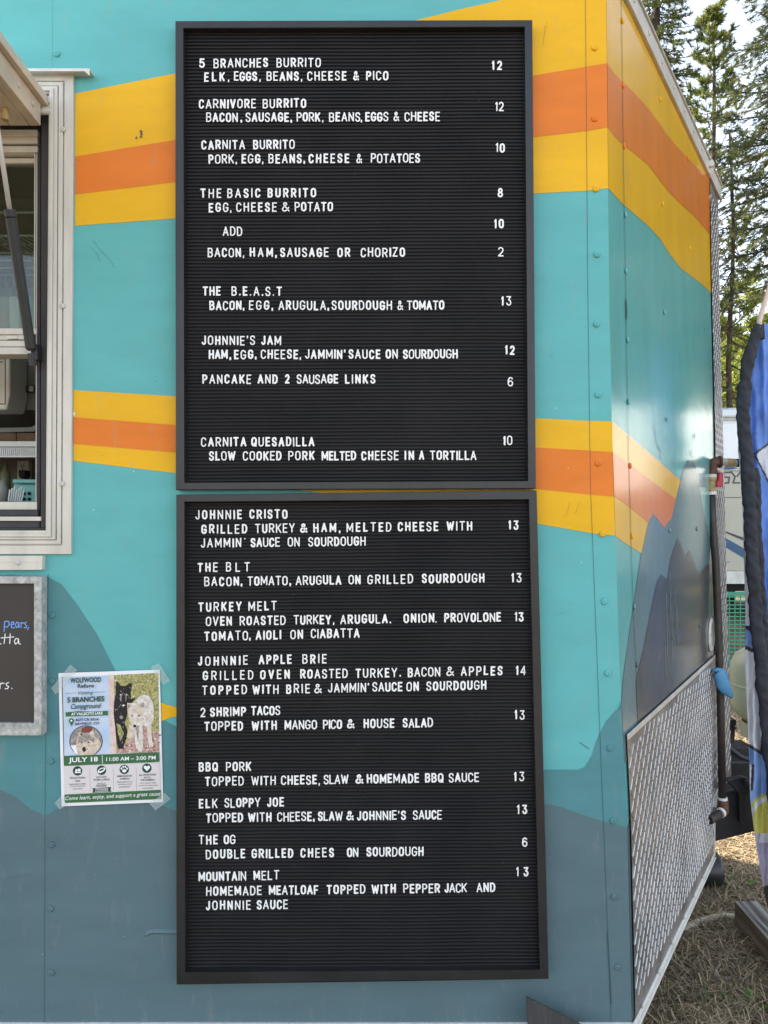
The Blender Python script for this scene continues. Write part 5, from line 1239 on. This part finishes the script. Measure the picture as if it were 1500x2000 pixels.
cv = thing('added_caravan', 'long white caravan added out of view as a bright reflection for the trailer nose', 'added_caravan', (11.8, 11.5, 0))  # unseen, added so that its sunlit white side glares in the nose paint
q = MB(); q.box(10.8, 13.0, 7.5, 15.5, 2.1, 3.75); q.build('upper_body', m_rvw, cv, bevel=.08)
q = MB(); q.box(10.81, 13.0, 7.51, 15.49, .55, 2.099); q.build('lower_body', mat('caravan_grey', (.16,.17,.17), .4), cv, bevel=.02)
for y in (10.6, 12.0):
    q = MB(); q.lathe([(.15,0),(.33,0),(.35,.03),(.35,.2),(.33,.23),(.15,.23)], (10.85, y, .35), 'x', 28); q.build('wheel', m_rub, cv)
# shrubs in the sun on the slope
m_shrub = mat('yellow_green_leaves', (.16,.22,.02), .6, col2=(.34,.36,.04), vscale=3, translucent=.45)
def shrub(label, u, d, zc_, w_, hgt, seed, n=2600, lf=1.0):
    rg = random.Random(seed); x = tx_(u, d); y = d-1.62
    t = thing('shrub', label, 'shrub', (x, y, 0), 'sunlit shrubs behind the camper')
    q = MB()
    for k in range(6): q.tube([(x,y,0),(x+rg.uniform(-.2,.2),y+rg.uniform(-.2,.2),zc_*.6),(x+rg.uniform(-.7,.7)*w_,y+rg.uniform(-.5,.5),zc_+rg.uniform(-.2,.5)*hgt)], [.03,.02,.006], 5)
    q.build('stem', m_bark, t)
    q = MB(); cl = [(rg.gauss(0,.42)*w_, rg.gauss(0,.4), rg.gauss(0,.38)*hgt) for _ in range(26)]
    for _ in range(n):
        c_ = rg.choice(cl); p = Vector((x+c_[0]+rg.gauss(0,.16), y+c_[1]+rg.gauss(0,.2), zc_+c_[2]+rg.gauss(0,.14)))
        a = Vector((rg.gauss(0,1), rg.gauss(0,1), rg.gauss(0,1))).normalized(); b = a.orthogonal().normalized(); s = rg.uniform(.035,.075)*lf
        q.face([p-a*s, p+b*s*.5, p+a*s, p-b*s*.5])
    q.build('crown', m_shrub, t)
shrub('bright yellow green shrub low behind the camper roof, left of the thin spruce trunk', 1408, 19, 4.3, .9, 1.5, 3, 4200)
shrub('yellow green shrub right of the thin spruce trunk', 1442, 21, 4.6, .9, 1.6, 4, 4200)
shrub('yellow green shrub further right behind the flag', 1490, 20, 4.4, .9, 1.3, 6)

shrub('tall pale green leafy tree far up the slope behind the thin spruce', 1412, 30, 8.6, 2.0, 3.2, 8, 6500, 1.7)
shrub('tall pale green leafy tree far up the slope above the flag', 1480, 31, 8.9, 2.0, 3.2, 9, 6500, 1.7)

# ------------------------------------------------------------------ dry needles and grass on the ground
rg = random.Random(77); q = MB()
def blade(x, y, L, a, lift, w_, mi, z0=.002):
    d = Vector((math.cos(a), math.sin(a), 0)); n = Vector((-d.y, d.x, 0))*w_
    p0 = Vector((x, y, z0)); p1 = p0+d*L*.5+Vector((0,0,lift)); p2 = p0+d*L+Vector((0,0,lift*rg.uniform(-.1,1.2)))
    i = len(q.v); q.v += [tuple(p0-n), tuple(p0+n), tuple(p1+n*.9), tuple(p1-n*.9), tuple(p2)]
    q.f += [(i, i+1, i+2, i+3), (i+3, i+2, i+4)]; q.m += [mi, mi]
for _b in range(50000):
    y = rg.uniform(-.15, 4.2); d = y+1.62
    x = rg.uniform(480, 760 if _b < 36000 else 1250)*d/F
    if y > 2.2 and rg.random() < .4: continue
    blade(x, y, rg.uniform(.03,.17), rg.uniform(0, 6.283), abs(rg.gauss(.004,.012)), rg.uniform(.0008,.0021), rg.choice([0,0,0,1,1,2]), rg.uniform(.001,.022))
tag(q.build('needle_litter', [mat('straw', (.50,.385,.235), .9), mat('grey_straw', (.20,.15,.10), .9), mat('brown_needles', (.13,.08,.045), .9)], None), kind='stuff')
q = MB()
def tuft(x, y, n, hmin, hmax):
    for _ in range(n):
        a = rg.uniform(0, 6.283); L = rg.uniform(hmin, hmax); lean = rg.uniform(.05,.5); d = Vector((math.cos(a)*lean, math.sin(a)*lean, 1)).normalized()
        nn_ = Vector((-math.sin(a), math.cos(a), 0))*rg.uniform(.0012,.0026); p = Vector((x+rg.gauss(0,.02), y+rg.gauss(0,.02), 0))
        m_ = p+d*L*.6; t = p+d*L+Vector((math.cos(a), math.sin(a), -.2))*L*.18
        i = len(q.v); q.v += [tuple(p-nn_), tuple(p+nn_), tuple(m_+nn_*.8), tuple(m_-nn_*.8), tuple(t)]; q.f += [(i,i+1,i+2,i+3),(i+3,i+2,i+4)]; k = rg.choice([0,0,1]); q.m += [k, k]
for u, v, n in ((1375,1755,7),(1392,1750,8),(1396,1760,6),(1405,1745,5),(1417,1765,7),(1432,1750,6),(1440,1735,4),(1450,1742,5),(1380,1790,5),(1416,1800,4),(1330,1860,8),(1300,1900,8),(1280,1930,9),(1290,1960,8),(1360,1950,8),(1372,1975,10),(1390,1985,8),(1420,1960,10),(1460,1950,12),(1475,1940,8),(1470,1985,10),(1450,1990,8),(1340,1980,9),(1310,1985,9),(1264,1990,7)):
    p = G(u, v); tuft(p.x, p.y, max(2, n-2), .03, .10)
for _ in range(110):
    y = rg.uniform(0, 3.5); x = rg.uniform(500, 760)*(y+1.62)/F; tuft(x, y, 3, .015, .06)
tag(q.build('grass', [mat('grass_green', (.085,.125,.05), .7, translucent=.2), mat('grass_dry', (.30,.27,.12), .8)], None), kind='stuff')
for k, (u, v) in enumerate(((1441,1737),(1456,1975))):
    q = MB(); p = G(u, v); 
    for j in range(4):
        a = j*1.6+k; d = Vector((math.cos(a), math.sin(a), .55)); n = Vector((-d.y, d.x, 0))*.016
        pts = [p, p+d*.02+n*.7, p+d*.045+n, p+d*.075, p+d*.045-n, p+d*.02-n*.7]; q.face(pts)
    tag(q.build('weed', mat('weed_leaf', (.10,.26,.05), .5, translucent=.25), None), ['small broad leaved weed at the far end of the timber', 'small broad leaved weed in the grass at the bottom right corner'][k], 'weed')

# ------------------------------------------------------------------ tidy up helper properties
for o in bpy.data.objects:
    if 'o_' in o: del o['o_']
